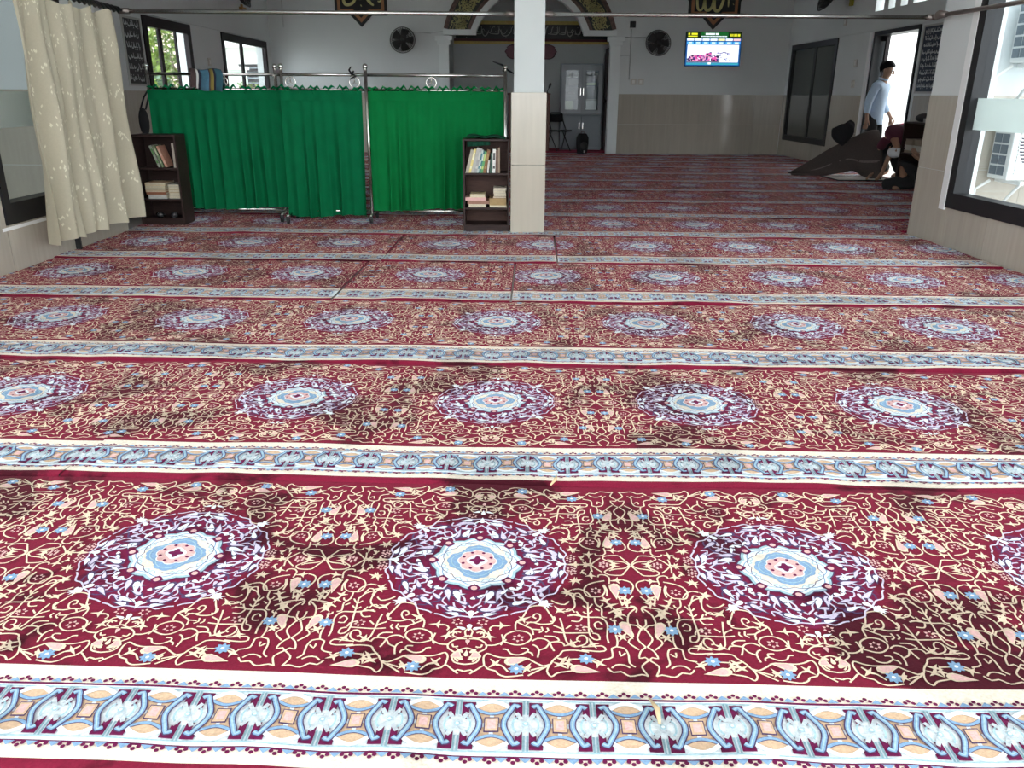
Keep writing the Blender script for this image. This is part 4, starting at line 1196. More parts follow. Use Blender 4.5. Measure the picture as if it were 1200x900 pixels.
# television
tv = thing('television', 'wall television showing a prayer time board with pink flowers', 'television', (4.262, 17.72, 2.05))
tv.rotation_euler = (R(-3), 0, 0)
obj('bezel', MB().box(-.565, .565, -.02, .03, -.325, .325), BLACK, tv, bevel=.004, seg=1)
obj('bracket', MB().box(-.2, .2, .03, .055, -.1, .1), BLACK, tv)
def em(n, c, s_=1.0): return mat('screen '+n, (0, 0, 0), rough=.3, emit=c, estr=s_*.32)
SC = [em('blue', (.01, .13, .45)), em('green', (.01, .16, .03)), em('black green', (.012, .03, .008)), em('white', (1.5, 1.6, 1.8), 1.1), em('yellow', (1.3, 1.3, .05)), em('sky', (.15, .75, 1.6)), em('pink', (1.2, .12, .6)), em('light pink', (1.5, .6, 1.0)),
      em('violet', (.16, .08, .40)), em('dark violet', (.03, .01, .08)), em('lavender', (.9, .85, 1.5)), em('cyan', (.06, .55, .75)), em('rose', (1.6, .9, .9)), em('cream', (1.6, 1.5, .7))]
mb = MB()
def sr(x0, x1, z0, z1, m, d=0): mb.box(-.555+1.11*x0, -.555+1.11*x1, -.0212-.0004*d, -.0205, .316-.632*z1, .316-.632*z0, m)
sr(0, 1, 0, 1, 0)
sr(0, 1, 0, .175, 2, 1); sr(.26, .76, .0, .165, 1, 2)
for (a, b) in ((.03, .065), (.09, .20)): sr(a, b, .03, .085, 4, 3)
sr(.03, .20, .11, .14, 4, 3)
for i in range(13): sr(.345+i*.0185, .345+i*.0185+(.015 if i != 9 else .004), .03, .085, 3, 3)
for i in range(22): sr(.27+i*.0215, .27+i*.0215+.016, .115, .14, 3, 3)
for i, w_ in enumerate((.012, .012, .006, .016, .016, .006, .016, .016)): sr(.80+i*.022, .80+i*.022+w_+.003, .055, .125, 4, 3)
for i in range(7):
    a = .015+i*.141
    sr(a, a+.125, .195, .255, 12 if i == 6 else (13 if i == 4 else 3), 1); sr(a, a+.125, .285, .345, 5, 1)
    for j in range(4): sr(a+.03+j*.017, a+.042+j*.017, .298, .332, 3, 2)
sr(.03, .97, .375, .90, 3, 1)
rs = random.Random(2)
for i in range(150):
    x = rs.uniform(.03, .58); h_ = .12+.16*math.exp(-((x-.42)/.12)**2)+.10*math.exp(-((x-.18)/.08)**2)
    z = .88-rs.uniform(0, 1)*h_; c = rs.choice((6, 6, 7, 8, 9)) if .15 < x < .55 else rs.choice((8, 9, 9, 7)); w_ = rs.uniform(.02, .045)
    sr(x, min(.97, x+w_), z-w_*.9, min(.895, z+w_*.9), c, 2+i % 5)
for i in range(40):
    x = rs.uniform(.57, .80); z = rs.uniform(.62, .84); w_ = rs.uniform(.01, .03); sr(x, x+w_, z, z+w_, rs.choice((10, 10, 8, 0, 3)), 2+i % 4)
for i in range(9): sr(.58+i*.025, .60+i*.025, .60+.02*math.sin(i), .635+.02*math.sin(i), 8, 4)
sr(.565, .57, .38, .62, 10, 2); sr(.03, .62, .865, .895, 9, 7)
sr(.02, .98, .915, .975, 11, 1); sr(.42, .47, .90, .96, 3, 3)
e_ = obj('screen', mb, SC, tv)

# switches, conduit
tag(obj('speaker_box', MB().box(-.055, .055, -.05, 0, -.06, .06).box(-.04, .04, -.056, -.05, -.045, .045), [BLACK], loc=(2.62, 17.8, 2.50), bevel=.004), 'small black box on the back wall above the right fan', 'box')
PL = mat('switch plate', (.62, .60, .55), rough=.4)
def outlet(name, loc, rz, label, n=2):
    t = thing(name, label, 'socket' if name == 'wall_socket' else 'switch', loc, rz)
    for i in range(n):
        x = (i-(n-1)/2)*.15
        p = obj('plate', MB().box(x-.06, x+.06, -.018, 0, -.06, .06), PL, t, bevel=.004, seg=1)
        obj('button', MB().box(x-.025, x+.025, -.024, -.018, -.03, .03), WHITEP, p)
outlet('wall_socket', (2.77, 17.8, 1.42), 0, 'double pale socket on the back wall under the conduit', 2)
outlet('light_switch', (5.84, 14.33, 1.68), -PI/2, 'upper pale switch on the right wall between window and doorway', 1)
outlet('wall_socket', (5.84, 14.33, 1.36), -PI/2, 'lower pale socket on the right wall between window and doorway', 1)
outlet('light_switch', (-4.7, 14.0, 1.62), PI/2, 'pale switch on the left wall between the two windows', 1)
outlet('wall_socket', (5.84, 15.0, 2.36), -PI/2, 'small pale plate on the right wall below the fan', 1)
CON = mat('conduit', (.50, .52, .52), rough=.6)
tag(obj('conduit', MB().tube([(0, 0, 0), (0, 0, .96)], .008, 6).tube([(-.2, 0, .80), (.32, 0, .80)], .007, 6).tube([(-.2, 0, .46), (0, 0, .46)], .006, 6), CON, loc=(2.60, 17.79, 1.46)), 'thin grey conduit on the back wall beside the right fan', 'conduit')
tag(obj('conduit', MB().tube([(0, 0, 0), (.3, 0, .02)], .008, 6).tube([(0, 0, -.02), (-.55, 0, .02)], .006, 6), CON, loc=(-1.45, 17.79, 2.33)), 'thin grey cable running from the left fan to the arch', 'cable')
tag(obj('conduit', MB().tube([(0, 0, 0), (0, 0, .7), (.06, 0, .7)], .008, 6), CON, loc=(-4.40, 17.79, 2.40)), 'thin grey conduit in the back left corner', 'conduit')

# ------------------------------------------------------------------ niche things
cb_ = thing('steel_cabinet', 'grey steel cabinet with two glass doors full of papers, in the niche', 'cabinet', (1.735, 18.85, 0))
GP2 = mat('grey steel light', (0.27, 0.30, 0.33), rough=.35)
mb = MB().box(-.455, .455, .43, .44, 0, 1.80).box(-.455, -.44, 0, .43, 0, 1.80).box(.44, .455, 0, .43, 0, 1.80).box(-.44, .44, 0, .43, 1.77, 1.80).box(-.44, .44, 0, .43, 0, .06).box(-.44, .44, 0, .43, .72, .75)
obj('body', mb, GREYP, cb_)
for s_ in (-1, 1):
    x0, x1 = (-.44, -.004) if s_ < 0 else (.004, .44)
    d_ = obj('door', MB().box(x0, x1, -.02, 0, .76, .84).box(x0, x1, -.02, 0, 1.66, 1.765).box(x0, x0+.08, -.02, 0, .84, 1.66).box(x1-.08, x1, -.02, 0, .84, 1.66), GP2, cb_)
    obj('pane', MB().box(x0+.08, x1-.08, -.012, -.008, .84, 1.66), GLASS, d_)
    obj('handle', MB().box(-s_*-.03-.008, -s_*-.03+.008, -.035, -.02, 1.15, 1.3), STEEL, d_)
    l_ = obj('lower_door', MB().box(x0, x1, -.02, 0, .065, .715), GREYP, cb_, bevel=.004, seg=1)
    obj('handle', MB().box(s_*.04-.008, s_*.04+.008, -.035, -.02, .45, .58), STEEL, l_)
for z in (1.05, 1.35):
    obj('shelf', MB().box(-.44, .44, .02, .43, z-.01, z), GREYP, cb_)
rs = random.Random(3)
PAP = [mat('paper white', (.62, .64, .62), rough=.8), mat('paper grey', (.30, .32, .33), rough=.8), mat('paper green', (.45, .55, .38), rough=.8), mat('paper dark', (.08, .09, .10), rough=.8)]
PLAB = {(-.36, .85): 'small greenish folder at the bottom behind the left cabinet door', (-.37, 1.06): 'wide grey paper pile on the lower shelf behind the left cabinet door', (-.30, 1.36): 'grey paper pile on the upper shelf behind the left cabinet door',
        (-.30, 1.52): 'narrow white paper at the top behind the left cabinet door', (-.19, 1.52): 'square white paper at the top behind the left cabinet door', (-.30, 1.18): 'white paper strip across the middle behind the left cabinet door',
        (.10, .85): 'large white folder at the bottom behind the right cabinet door', (.06, 1.06): 'wide grey paper pile on the lower shelf behind the right cabinet door', (.07, 1.07): 'narrow white paper at the left edge behind the right cabinet door',
        (.12, 1.36): 'flat greenish papers on the upper shelf behind the right cabinet door', (.08, 1.42): 'grey paper pile on the upper shelf behind the right cabinet door', (.10, 1.58): 'flat white paper at the top behind the right cabinet door', (.30, 1.57): 'tiny white paper at the top right corner behind the right cabinet door'}
for (x0, z0, w_, h_, m) in ((-.36, .85, .17, .19, 2), (-.37, 1.06, .30, .26, 1), (-.30, 1.36, .28, .14, 1), (-.30, 1.52, .05, .10, 0), (-.19, 1.52, .10, .10, 0), (-.30, 1.18, .16, .03, 0),
                            (.10, .85, .24, .22, 0), (.06, 1.06, .28, .27, 1), (.07, 1.07, .06, .2, 0), (.12, 1.36, .2, .05, 2), (.08, 1.42, .30, .15, 1), (.10, 1.58, .12, .04, 0), (.30, 1.57, .05, .05, 0)):
    tag(obj('paper_stack', MB().box(0, w_, 0, .2, 0, h_), PAP[m], loc=(1.735+x0, 18.90, z0), bevel=.003, seg=1), PLAB[(x0, z0)], 'papers', 'papers in the steel cabinet')

ch = thing('folding_chair', 'black folding chair in the niche beside the steel cabinet', 'chair', (1.24, 18.52, 0), .5)
for s_ in (-1, 1):
    obj('frame_leg', MB().tube([(s_*.19, .20, .0), (s_*.19, .02, .42), (s_*.18, -.02+.16, .62), (s_*.17, .17, .76)], .011, 8), BLACK, ch)
    obj('leg', MB().tube([(s_*.17, -.20, .0), (s_*.17, .16, .43)], .011, 8), BLACK, ch)
obj('seat', MB().grid(8, 8, lambda u, v: ((u-.5)*.38, -.2+.38*v, .43-.01*math.sin(u*PI)-.012*v)), BLACKC, ch, solid=.03)
obj('backrest', MB().grid(8, 4, lambda u, v: ((u-.5)*.36, .155+.02*v-.02*math.sin(u*PI), .60+.16*v)), BLACKC, ch, solid=.025)
obj('top_rail', MB().tube([(-.17, .17, .76), (-.10, .175, .79), (.10, .175, .79), (.17, .17, .76)], .011, 8), BLACK, ch)
obj('stretcher', MB().tube([(-.17, -.15, .055), (.17, -.15, .055)], .008, 6), BLACK, ch)

bp_ = thing('backpack', 'black backpack standing on the carpet before the arched niche', 'bag', (1.66, 17.55, 0), .3)
def bk(u, v):
    a = u*2*PI; k = (abs(math.cos(a))**.55*(1 if math.cos(a) > 0 else -1), abs(math.sin(a))**.55*(1 if math.sin(a) > 0 else -1))
    s_ = .80+.22*math.sin(v*PI*.8)-.30*max(0, v-.8)/.2
    return (.12*k[0]*s_, .09*k[1]*s_, .005+.40*v)
mb = MB().grid(20, 10, bk); mb.add([bk(i/20, 1) for i in range(20)], [tuple(range(20))])
obj('body', mb, BLACKC, bp_)
obj('front_pocket', MB().ball((0, -.09, .14), (.085, .035, .11), 12, 8), BLACK, bp_)
obj('top_handle', MB().tube([(-.035, 0, .39), (-.03, 0, .44), (.03, 0, .44), (.035, 0, .39)], .009, 6), mat('handle red grey', (.10, .06, .06)), bp_)
obj('tag', MB().box(-.018, .018, -.128, -.122, .03, .075), WHITEP, bp_)

pu = thing('pulpit', 'reddish brown wooden pulpit mostly hidden behind the pillar', 'pulpit', (.57, 18.4, 0))
for s_ in (-1, 1): obj('side_panel', MB().box(s_*.42-.025, s_*.42+.025, 0, .6, 0, 1.15), BROWN, pu, bevel=.006)
obj('front_panel', MB().box(-.395, .395, .02, .05, 0, 1.05), BROWN, pu)
obj('top', MB().box(-.46, .46, -.04, .62, 1.15, 1.19), BROWN, pu, bevel=.008)
mc = thing('microphone', 'black microphone on a slanted arm beside the pillar, over the pulpit', 'microphone', (.93, 18.45, 1.19))
obj('arm', MB().tube([(0, 0, 0), (.02, 0, .02), (.055, -.02, .10)], .009, 6), BLACK, mc)
obj('head', MB().lathe([(.012, 0), (.024, .04), (.026, .09), (.015, .115)], n=12), BLACK, mc).matrix_local = Matrix.Translation((.055, -.02, .10)) @ Matrix.Rotation(.45, 4, 'Y')
obj('base', MB().lathe([(.05, 0), (.05, .012), (.01, .02)], n=14), BLACK, mc)
dp = tag(obj('niche_door', MB().box(-.03, .03, 0, .62, 0, 2.1).box(-.045, -.03, .05, .57, .1, 1.0).box(-.045, -.03, .05, .57, 1.1, 2.0).box(-.08, -.045, .03, .06, 1.0, 1.06), DARKWOOD, loc=(2.27, 18.35, 0)), 'dark narrow wooden door leaf at the right side of the niche', 'door')

# ------------------------------------------------------------------ writing boards
def board(x, y0, y1, z0, z1, sgn, label, m, seed, lines):
    t = thing('writing_board', label, 'board', (x, (y0+y1)/2, (z0+z1)/2))
    w = (y1-y0)/2; h = (z1-z0)/2
    fx = lambda d: d*sgn
    def b(a, c, e, f, d0, d1): return MB().box(min(fx(d0), fx(d1)), max(fx(d0), fx(d1)), a, c, e, f)
    obj('panel', b(-w, w, -h, h, 0, .015), m, t)
    for (a, c, e, f) in ((-w-.02, w+.02, h, h+.025), (-w-.02, w+.02, -h-.025, -h), (-w-.02, -w, -h, h), (w, w+.02, -h, h)):
        obj('frame_strip', b(a, c, e, f, 0, .022), mat('board frame', (.45, .45, .43), rough=.5), t)
    mb = MB(); rs = random.Random(seed)
    for i in range(lines):
        zc = h*.86-2*h*.84*i/(lines-1)
        script_strokes(mb, -w*.86*rs.uniform(.75, 1), w*.86, zc, 1.55*h/lines, lambda u, v: (fx(.0165), u*(-1 if sgn > 0 else 1)*-1 if False else (u if sgn < 0 else -u), v), rs, w=.016)
    obj('chalk_writing', mb, mat('chalk', (.55, .57, .58), rough=.9), t)
board(5.84, 11.53, 12.11, 1.235, 2.07, -1, 'dark blue board of white handwriting beside the bright doorway', mat('board blue', (.012, .022, .045), rough=.5), 21, 9)
board(-4.7, 10.95, 11.45, 1.265, 2.03, 1, 'black board of white script left of the left hall window', mat('board black', (.012, .012, .013), rough=.5), 22, 6)

# ------------------------------------------------------------------ low bookshelf by the doorway
ls = thing('low_bookshelf', 'low dark bookshelf under the blue board, by the right wall', 'bookcase', (5.62, 11.20, 0))
for y in (-.30, .282):
    obj('side_panel', MB().box(-.16, .20, y, y+.018, 0, .85), DARKWOOD, ls)
for z in (.05, .43, .83):
    obj('shelf', MB().box(-.17 if z > .8 else -.155, .20, -.30, .30, z, z+.02), DARKWOOD, ls)
obj('back_panel', MB().box(.19, .20, -.29, .29, .05, .85), DARKWOOD2, ls)
rs = random.Random(12)
G5 = 'books piled in the low bookshelf by the doorway'
wh = [('left', .165), ('right', -.10)]
for wn_, yy in wh:
    z = .4505
    for i in range(5):
        c = rs.choice([(.42, .38, .30), (.34, .30, .24), (.46, .44, .38), (.25, .2, .15)]); th = rs.uniform(.03, .042)
        tag(obj('book', MB().box(-.11, .10, -.10, .10, 0, .004).box(-.11, .10, -.10, .10, th-.004, th).box(-.105, .095, -.095, .097, .004, th-.004), mat('shelf book %d' % (i % 4), c, rough=.7), loc=(5.60, 11.20+yy+rs.uniform(-.015, .015), z)),
            'dull book in the %s pile of the low bookshelf, %s' % (wn_, ['lowest', 'second up', 'third up', 'fourth up', 'uppermost'][i]), 'book', G5)
        z += th+.0004
HEAP = mat('dark heap', (.03, .028, .03), rough=.95, noise=.3, nscale=20)
mb = MB().ball((0, .06, .05), (.12, .12, .06), 14, 8).ball((.02, -.08, .035), (.10, .12, .045), 14, 8)
tag(obj('cloth_heap', mb, HEAP, loc=(5.66, 11.30, .85)), 'dark heap of cloth on top of the low bookshelf', 'cloth')
tag(obj('box', MB().box(-.07, .07, -.12, .12, 0, .035).box(-.072, .072, -.122, .122, .035, .05), mat('grey box', (.20, .20, .20)), loc=(5.60, 11.02, .85)), 'flat grey box on top of the low bookshelf beside the pier', 'box')

# ------------------------------------------------------------------ folded-back carpet, exposed pale floor
UNDER = mat('carpet backing', (.055, .042, .038), rough=.95, noise=.2, nscale=60)
STRIPE = mat('carpet backing stripe', (.16, .13, .12), rough=.95, noise=.2, nscale=60)
top = [(4.50, .035), (4.85, .29), (5.12, .52), (5.33, .66), (5.46, .70), (5.54, .70)]
bot = [(4.52, .0), (4.86, .02), (5.10, .10), (5.22, .12), (5.36, .04), (5.53, .03)]
ptop, pbot = spline(top, .02), spline(bot, .02)
def samp(P, t):
    f = t*(len(P)-1); i = min(int(f), len(P)-2); return P[i]*(1-(f-i))+P[i+1]*(f-i)
def fold(u, v):
    a, b = samp(pbot, u), samp(ptop, u)
    p = a*(1-v)+b*v
    return (p[0]+.02*math.sin(v*5+u*4), 13.0-.95*u+.30*v*(.3+u)+.05*math.sin(u*9+v*4), max(.006, p[1]+.02*math.sin(u*8+1)*v*(1-v)))
fc = thing('folded_carpet', 'carpet end lifted and folded back, showing its dark backing, before the doorway', 'carpet', (0, 0, 0))
obj('backing', MB().grid(40, 20, fold), UNDER, fc, solid=.012)
obj('woven_stripe', MB().grid(40, 2, lambda u, v: tuple(np.array(fold(.18+.80*u, .36+.05*math.sin(u*6)+.045*v))+np.array((0, -.009, .001)))), STRIPE, fc, label='paler woven stripe')
um = thing('floor_patch', 'pale bare floor edged in black, lying under the lifted carpet', 'mat', (5.33, 12.32, 0), 0)  # laid panel standing for exposed pale floor with a dark rubber edge
obj('field', MB().box(-.42, .40, -.22, .42, .006, .012), mat('pale bare floor', (.62, .56, .52), rough=.9, noise=.15, nscale=12), um)
for (a, b, c, d) in ((-.44, .42, -.25, -.22), (-.44, .42, .42, .45), (-.44, -.42, -.22, .42), (.40, .42, -.22, .42)):
    obj('edging', MB().box(a, b, c, d, .006, .018), BLACK, um)
def bun(u, v):
    a = u*2*PI
    e = math.sin(PI*min(1, v*.96+.02))**.35
    hw = (.035+.21*v**.8)*e; hd = (.03+.06*v)*e
    return (.09-.02*v+hw*math.cos(a)+.012*math.sin(3*a+7*v), hd*math.sin(a)+.01*math.sin(5*a+4*v), .46+.30*v+.05*math.cos(a)*v+.012*math.sin(4*a))
mb = MB().grid(24, 12, bun)

tag(obj('black_cloth', mb, BLACKC, loc=(4.98, 12.55, 0.02)), 'bunched black cloth hanging from the standing man\'s hand over the folded carpet', 'cloth')

# ------------------------------------------------------------------ people
SKIN = mat('skin', (.34, .19, .125), rough=.55, noise=.05, nscale=12)
HAIR = mat('black hair', (.006, .005, .006), rough=.6, noise=.2, nscale=60, spec=.2)
SHIRT = mat('light blue shirt', (.50, .62, .78), rough=.85, noise=.05, nscale=25)
TROUS = mat('black trousers', (.012, .012, .014), rough=.9)
MAROON = mat('maroon shirt', (.085, .014, .03), rough=.9, noise=.1, nscale=25)
PINKC = mat('pink red cloth', (.50, .06, .10), rough=.85)
NAVYC = mat('navy shirt', (.02, .03, .06), rough=.9)
WHITEC = mat('white cap cloth', (.82, .84, .86), rough=.8)
def skin(name, J, E, m, parent=None, root='pelvis', sub=2, loc=None):
    ks = list(J); me = bpy.data.meshes.new(name)
    me.from_pydata([J[k][0] for k in ks], [(ks.index(a), ks.index(b)) for a, b in E], [])
    me.materials.append(m)
    o = bpy.data.objects.new(name, me); COL.objects.link(o)
    if parent: o.parent = parent
    if loc: o.location = loc
    sk = o.modifiers.new('Skin', 'SKIN'); sk.use_smooth_shade = True; sk.branch_smoothing = .4
    for i, k in enumerate(ks):
        r = J[k][1]; r = r if isinstance(r, tuple) else (r, r)
        me.skin_vertices[0].data[i].radius = r
        me.skin_vertices[0].data[i].use_root = (k == root)
    sb = o.modifiers.new('Subdivision', 'SUBSURF'); sb.levels = sub; sb.render_levels = sub
    return o
def add_hand(J, E, side, wrist, d, side_v, thumb_v, curl=.5):
    """five separate fingers from the palm; d = pointing direction, side_v = across the knuckles, thumb_v = thumb side sign on side_v"""
    d = Vector(d).normalized(); s_ = Vector(side_v).normalized(); n = d.cross(s_).normalized(); w = Vector(wrist)
    J['palm'+side] = (tuple(w+d*.055), (.030, .022)); E.append(('wrist'+side, 'palm'+side))
    for i, (off, L) in enumerate(((-.027, .060), (-.009, .072), (.009, .078), (.027, .070))):
        a = w+d*.095+s_*off*thumb_v; b = a+d*L*.5+n*L*.15*curl; c = b+d*L*.4*(1-curl*.4)+n*L*.35*curl
        for k, (p, r) in enumerate(((a, .0095), (b, .0085), (c, .007))):
            J['f%d%d%s' % (i, k, side)] = (tuple(p), r)
        E += [('palm'+side, 'f%d0%s' % (i, side)), ('f%d0%s' % (i, side), 'f%d1%s' % (i, side)), ('f%d1%s' % (i, side), 'f%d2%s' % (i, side))]
    a = w+d*.035+s_*.034*thumb_v; b = a+d*.032+s_*.018*thumb_v; c = b+d*.028+n*.01
    for k, (p, r) in enumerate(((a, .011), (b, .0095), (c, .008))):
        J['t%d%s' % (k, side)] = (tuple(p), r)
    E += [('wrist'+side, 't0'+side), ('t0'+side, 't1'+side), ('t1'+side, 't2'+side)]
def subset(J, ks, extra=0.0, over=None):
    r = {}
    for k in ks:
        p, q = J[k]; q = q if isinstance(q, tuple) else (q, q)
        r[k] = (p, (q[0]+extra, q[1]+extra))
    if over: r.update(over)
    return r
def undress(J):
    """the body under clothes is slimmer than the clothes"""
    r = {}
    for k, (p, q) in J.items():
        q = q if isinstance(q, tuple) else (q, q)
        f = .72 if k in ('pelvis', 'spine', 'chest', 'hipR', 'hipL') else (.85 if k in ('shR', 'shL', 'neckb') else 1)
        r[k] = (p, (q[0]*f, q[1]*f))
    return r
def face(parent, c, f, up, rr):
    """nose, eyes, brows, mouth, ears on a head at c; f forward, up upward"""
    f = Vector(f).normalized(); u = Vector(up); u = (u-f*u.dot(f)).normalized(); s_ = f.cross(u); c = Vector(c)
    P = lambda a, b, d: tuple(c+s_*a+u*b+f*d)
    obj('nose', MB().tube([P(0, .028, rr*.93), P(0, .004, rr*1.12), P(0, -.016, rr*1.18), P(0, -.024, rr*.96)], [.008, .011, .014, .010], 8), SKIN, parent)
    for q in (-1, 1):
        e = obj('eye', MB().ball(P(q*.032, .022, rr*.83), .008, 8, 6), WHITEC, parent)
        obj('iris', MB().ball(P(q*.032, .020, rr*.86), .0075, 6, 5), HAIR, e)
        obj('eyebrow', MB().tube([P(q*.016, .046, rr*.93), P(q*.034, .052, rr*.90), P(q*.052, .044, rr*.80)], [.004, .005, .003], 6), HAIR, parent)
        obj('ear', MB().ball(P(q*rr*.98, .0, -.005), (.014, .02, .03), 8, 6), SKIN, parent)
    obj('mouth', MB().tube([P(-.022, -.048, rr*.88), P(0, -.046, rr*.97), P(.022, -.048, rr*.88)], [.003, .006, .003], 6), mat('lips', (.24, .09, .08)), parent)

# standing man (faces right, looking down)
J = {'pelvis': ((0, .02, .90), (.125, .095)), 'spine': ((0, .01, 1.05), (.118, .09)), 'chest': ((0, .0, 1.21), (.15, .115)), 'neckb': ((0, -.005, 1.345), .075), 'neck': ((0, -.03, 1.415), .050),
     'jaw': ((0, -.075, 1.475), .056), 'head': ((0, -.062, 1.545), .080), 'crown': ((0, -.065, 1.60), .062),
     'shR': ((-.165, .0, 1.325), .052), 'elR': ((-.235, .06, 1.075), .040), 'wristR': ((-.275, .03, .855), .027),
     'shL': ((.165, .0, 1.325), .052), 'elL': ((.215, .02, 1.075), .040), 'wristL': ((.205, -.12, .885), .027),
     'hipR': ((-.09, .02, .84), .085), 'knR': ((-.10, -.01, .46), .056), 'anR': ((-.10, .04, .08), .040), 'toR': ((-.115, -.13, .028), .028),
     'hipL': ((.09, .02, .84), .085), 'knL': ((.10, -.03, .46), .056), 'anL': ((.10, .01, .08), .040), 'toL': ((.115, -.16, .028), .028)}
E = [('pelvis', 'spine'), ('spine', 'chest'), ('chest', 'neckb'), ('neckb', 'neck'), ('neck', 'jaw'), ('jaw', 'head'), ('head', 'crown'), ('neckb', 'shR'), ('shR', 'elR'), ('elR', 'wristR'), ('neckb', 'shL'), ('shL', 'elL'), ('elL', 'wristL'),
     ('pelvis', 'hipR'), ('hipR', 'knR'), ('knR', 'anR'), ('anR', 'toR'), ('pelvis', 'hipL'), ('hipL', 'knL'), ('knL', 'anL'), ('anL', 'toL')]
JB, EB = undress(J), list(E)
add_hand(JB, EB, 'R', JB['wristR'][0], (-.10, -.05, -1), (0, -1, 0), 1, .9)
add_hand(JB, EB, 'L', JB['wristL'][0], (-.05, -.25, -1), (0, -1, 0), 1, .6)
p1 = skin('person', JB, EB, SKIN, loc=(5.60, 12.72, 0)); p1.rotation_euler = (0, 0, R(44))
tag(p1, 'young man in a light blue shirt standing at the bright doorway, looking down', 'person')
shk = ['pelvis', 'spine', 'chest', 'neckb', 'shR', 'elR', 'shL', 'elL']
JS = subset(J, shk, .022, {'hem': ((0, .02, .765), (.165, .135)), 'cuffR': ((-.262, .037, .91), (.042, .042)), 'cuffL': ((.207, -.085, .93), (.042, .042)), 'collar': ((0, -.02, 1.405), (.060, .060))})
skin('shirt', JS, [('hem', 'pelvis'), ('pelvis', 'spine'), ('spine', 'chest'), ('chest', 'neckb'), ('neckb', 'collar'), ('neckb', 'shR'), ('shR', 'elR'), ('elR', 'cuffR'), ('neckb', 'shL'), ('shL', 'elL'), ('elL', 'cuffL')], SHIRT, p1)
JT = subset(J, ['pelvis', 'hipR', 'knR', 'hipL', 'knL'], .010, {'waist': ((0, .015, .97), (.13, .10)), 'aR': ((-.10, .035, .10), (.058, .058)), 'aL': ((.10, .005, .10), (.058, .058))})
skin('trousers', JT, [('waist', 'pelvis'), ('pelvis', 'hipR'), ('hipR', 'knR'), ('knR', 'aR'), ('pelvis', 'hipL'), ('hipL', 'knL'), ('knL', 'aL')], TROUS, p1)
obj('collar', MB().tube([(.058*math.cos(a*PI/8), -.022+.058*math.sin(a*PI/8), 1.41+.012*math.sin(a*PI/8)) for a in range(16)], .016, 6, closed=True), SHIRT, p1)
face(p1, (0, -.068, 1.53), (0, -1, -.42), (0, 0, 1), .084)
def hairf(u, v):
    a = u*2*PI; th = v*1.75
    k = 1.08+.05*math.sin(a*7)*math.sin(th*3)
    back = .5-.5*math.sin(a)                                  # 1 at the back... front is -Y
    th *= 1.0+.35*(math.sin(a) > 0)*math.sin(a)-.22*max(0, -math.sin(a))
    return (.083*k*math.sin(th)*math.cos(a), -.052+.098*k*math.sin(th)*math.sin(a), 1.565+.088*k*math.cos(th))
obj('hair', MB().grid(28, 10, hairf), HAIR, p1, solid=.012)

# bending man in maroon, hips in the doorway, arms down to the bare floor
J = {'pelvis': ((5.92, 12.50, .63), (.12, .10)), 'spine': ((5.80, 12.40, .69), (.11, .09)), 'chest': ((5.69, 12.26, .69), (.13, .10)), 'neckb': ((5.66, 12.14, .63), .075), 'neck': ((5.64, 12.08, .57), .05),
     'jaw': ((5.64, 12.02, .51), .055), 'head': ((5.63, 12.00, .44), .080), 'crown': ((5.62, 11.99, .38), .060),
     'shR': ((5.58, 12.26, .60), .052), 'elR': ((5.50, 12.30, .35), .040), 'wristR': ((5.46, 12.22, .115), .028),
     'shL': ((5.74, 12.10, .60), .052), 'elL': ((5.62, 12.14, .36), .040), 'wristL': ((5.53, 12.10, .125), .028),
     'hipR': ((5.88, 12.58, .58), .085), 'knR': ((5.72, 12.66, .31), .058), 'anR': ((5.92, 12.78, .08), .042), 'toR': ((5.77, 12.76, .03), .030),
     'hipL': ((5.96, 12.46, .58), .085), 'knL': ((5.80, 12.36, .31), .058), 'anL': ((5.97, 12.50, .08), .042), 'toL': ((5.84, 12.45, .03), .030)}
JB, EB = undress(J), list(E)
add_hand(JB, EB, 'R', JB['wristR'][0], (-.7, -.2, -.55), (0, 1, -.2), -1, .4)
add_hand(JB, EB, 'L', JB['wristL'][0], (-.6, -.3, -.75), (.3, -1, 0), 1, .4)
p2 = tag(skin('person', JB, EB, SKIN), 'person in a maroon shirt and white cap bending low with hands on the pale bare floor', 'person')
JS = subset(J, ['spine', 'chest', 'neckb', 'shR', 'shL', 'pelvis'], .030, {'neck': ((5.645, 12.095, .59), (.068, .068)), 'slR': ((5.52, 12.285, .42), (.062, .062)), 'slL': ((5.655, 12.125, .43), (.062, .062))})
skin('shirt', JS, [('pelvis', 'spine'), ('spine', 'chest'), ('chest', 'neckb'), ('neckb', 'neck'), ('neckb', 'shR'), ('shR', 'slR'), ('neckb', 'shL'), ('shL', 'slL')], MAROON, p2)
JT = subset(J, ['pelvis', 'hipR', 'knR', 'hipL', 'knL'], .024, {'aR': ((5.91, 12.775, .10), (.06, .06)), 'aL': ((5.96, 12.50, .10), (.06, .06))})
skin('trousers', JT, [('pelvis', 'hipR'), ('hipR', 'knR'), ('knR', 'aR'), ('pelvis', 'hipL'), ('hipL', 'knL'), ('knL', 'aL')], TROUS, p2)
obj('waist_cloth', MB().tube([(5.90+.09*math.cos(a*PI/10), 12.47-.10*math.cos(a*PI/10), .655+.125*math.sin(a*PI/10)) for a in range(20)], .022, 6, closed=True), PINKC, p2, label='pink red waistband')
face(p2, (5.635, 12.005, .46), (-.35, -.8, -.35), (-.1, -.1, -1), .082)
mb = MB().ball((5.627, 12.005, .415), (.102, .104, .080), 16, 10)
obj('hair', MB().ball((5.64, 12.035, .45), (.088, .085, .085), 14, 10), HAIR, p2)
obj('cap', mb, WHITEC, p2)

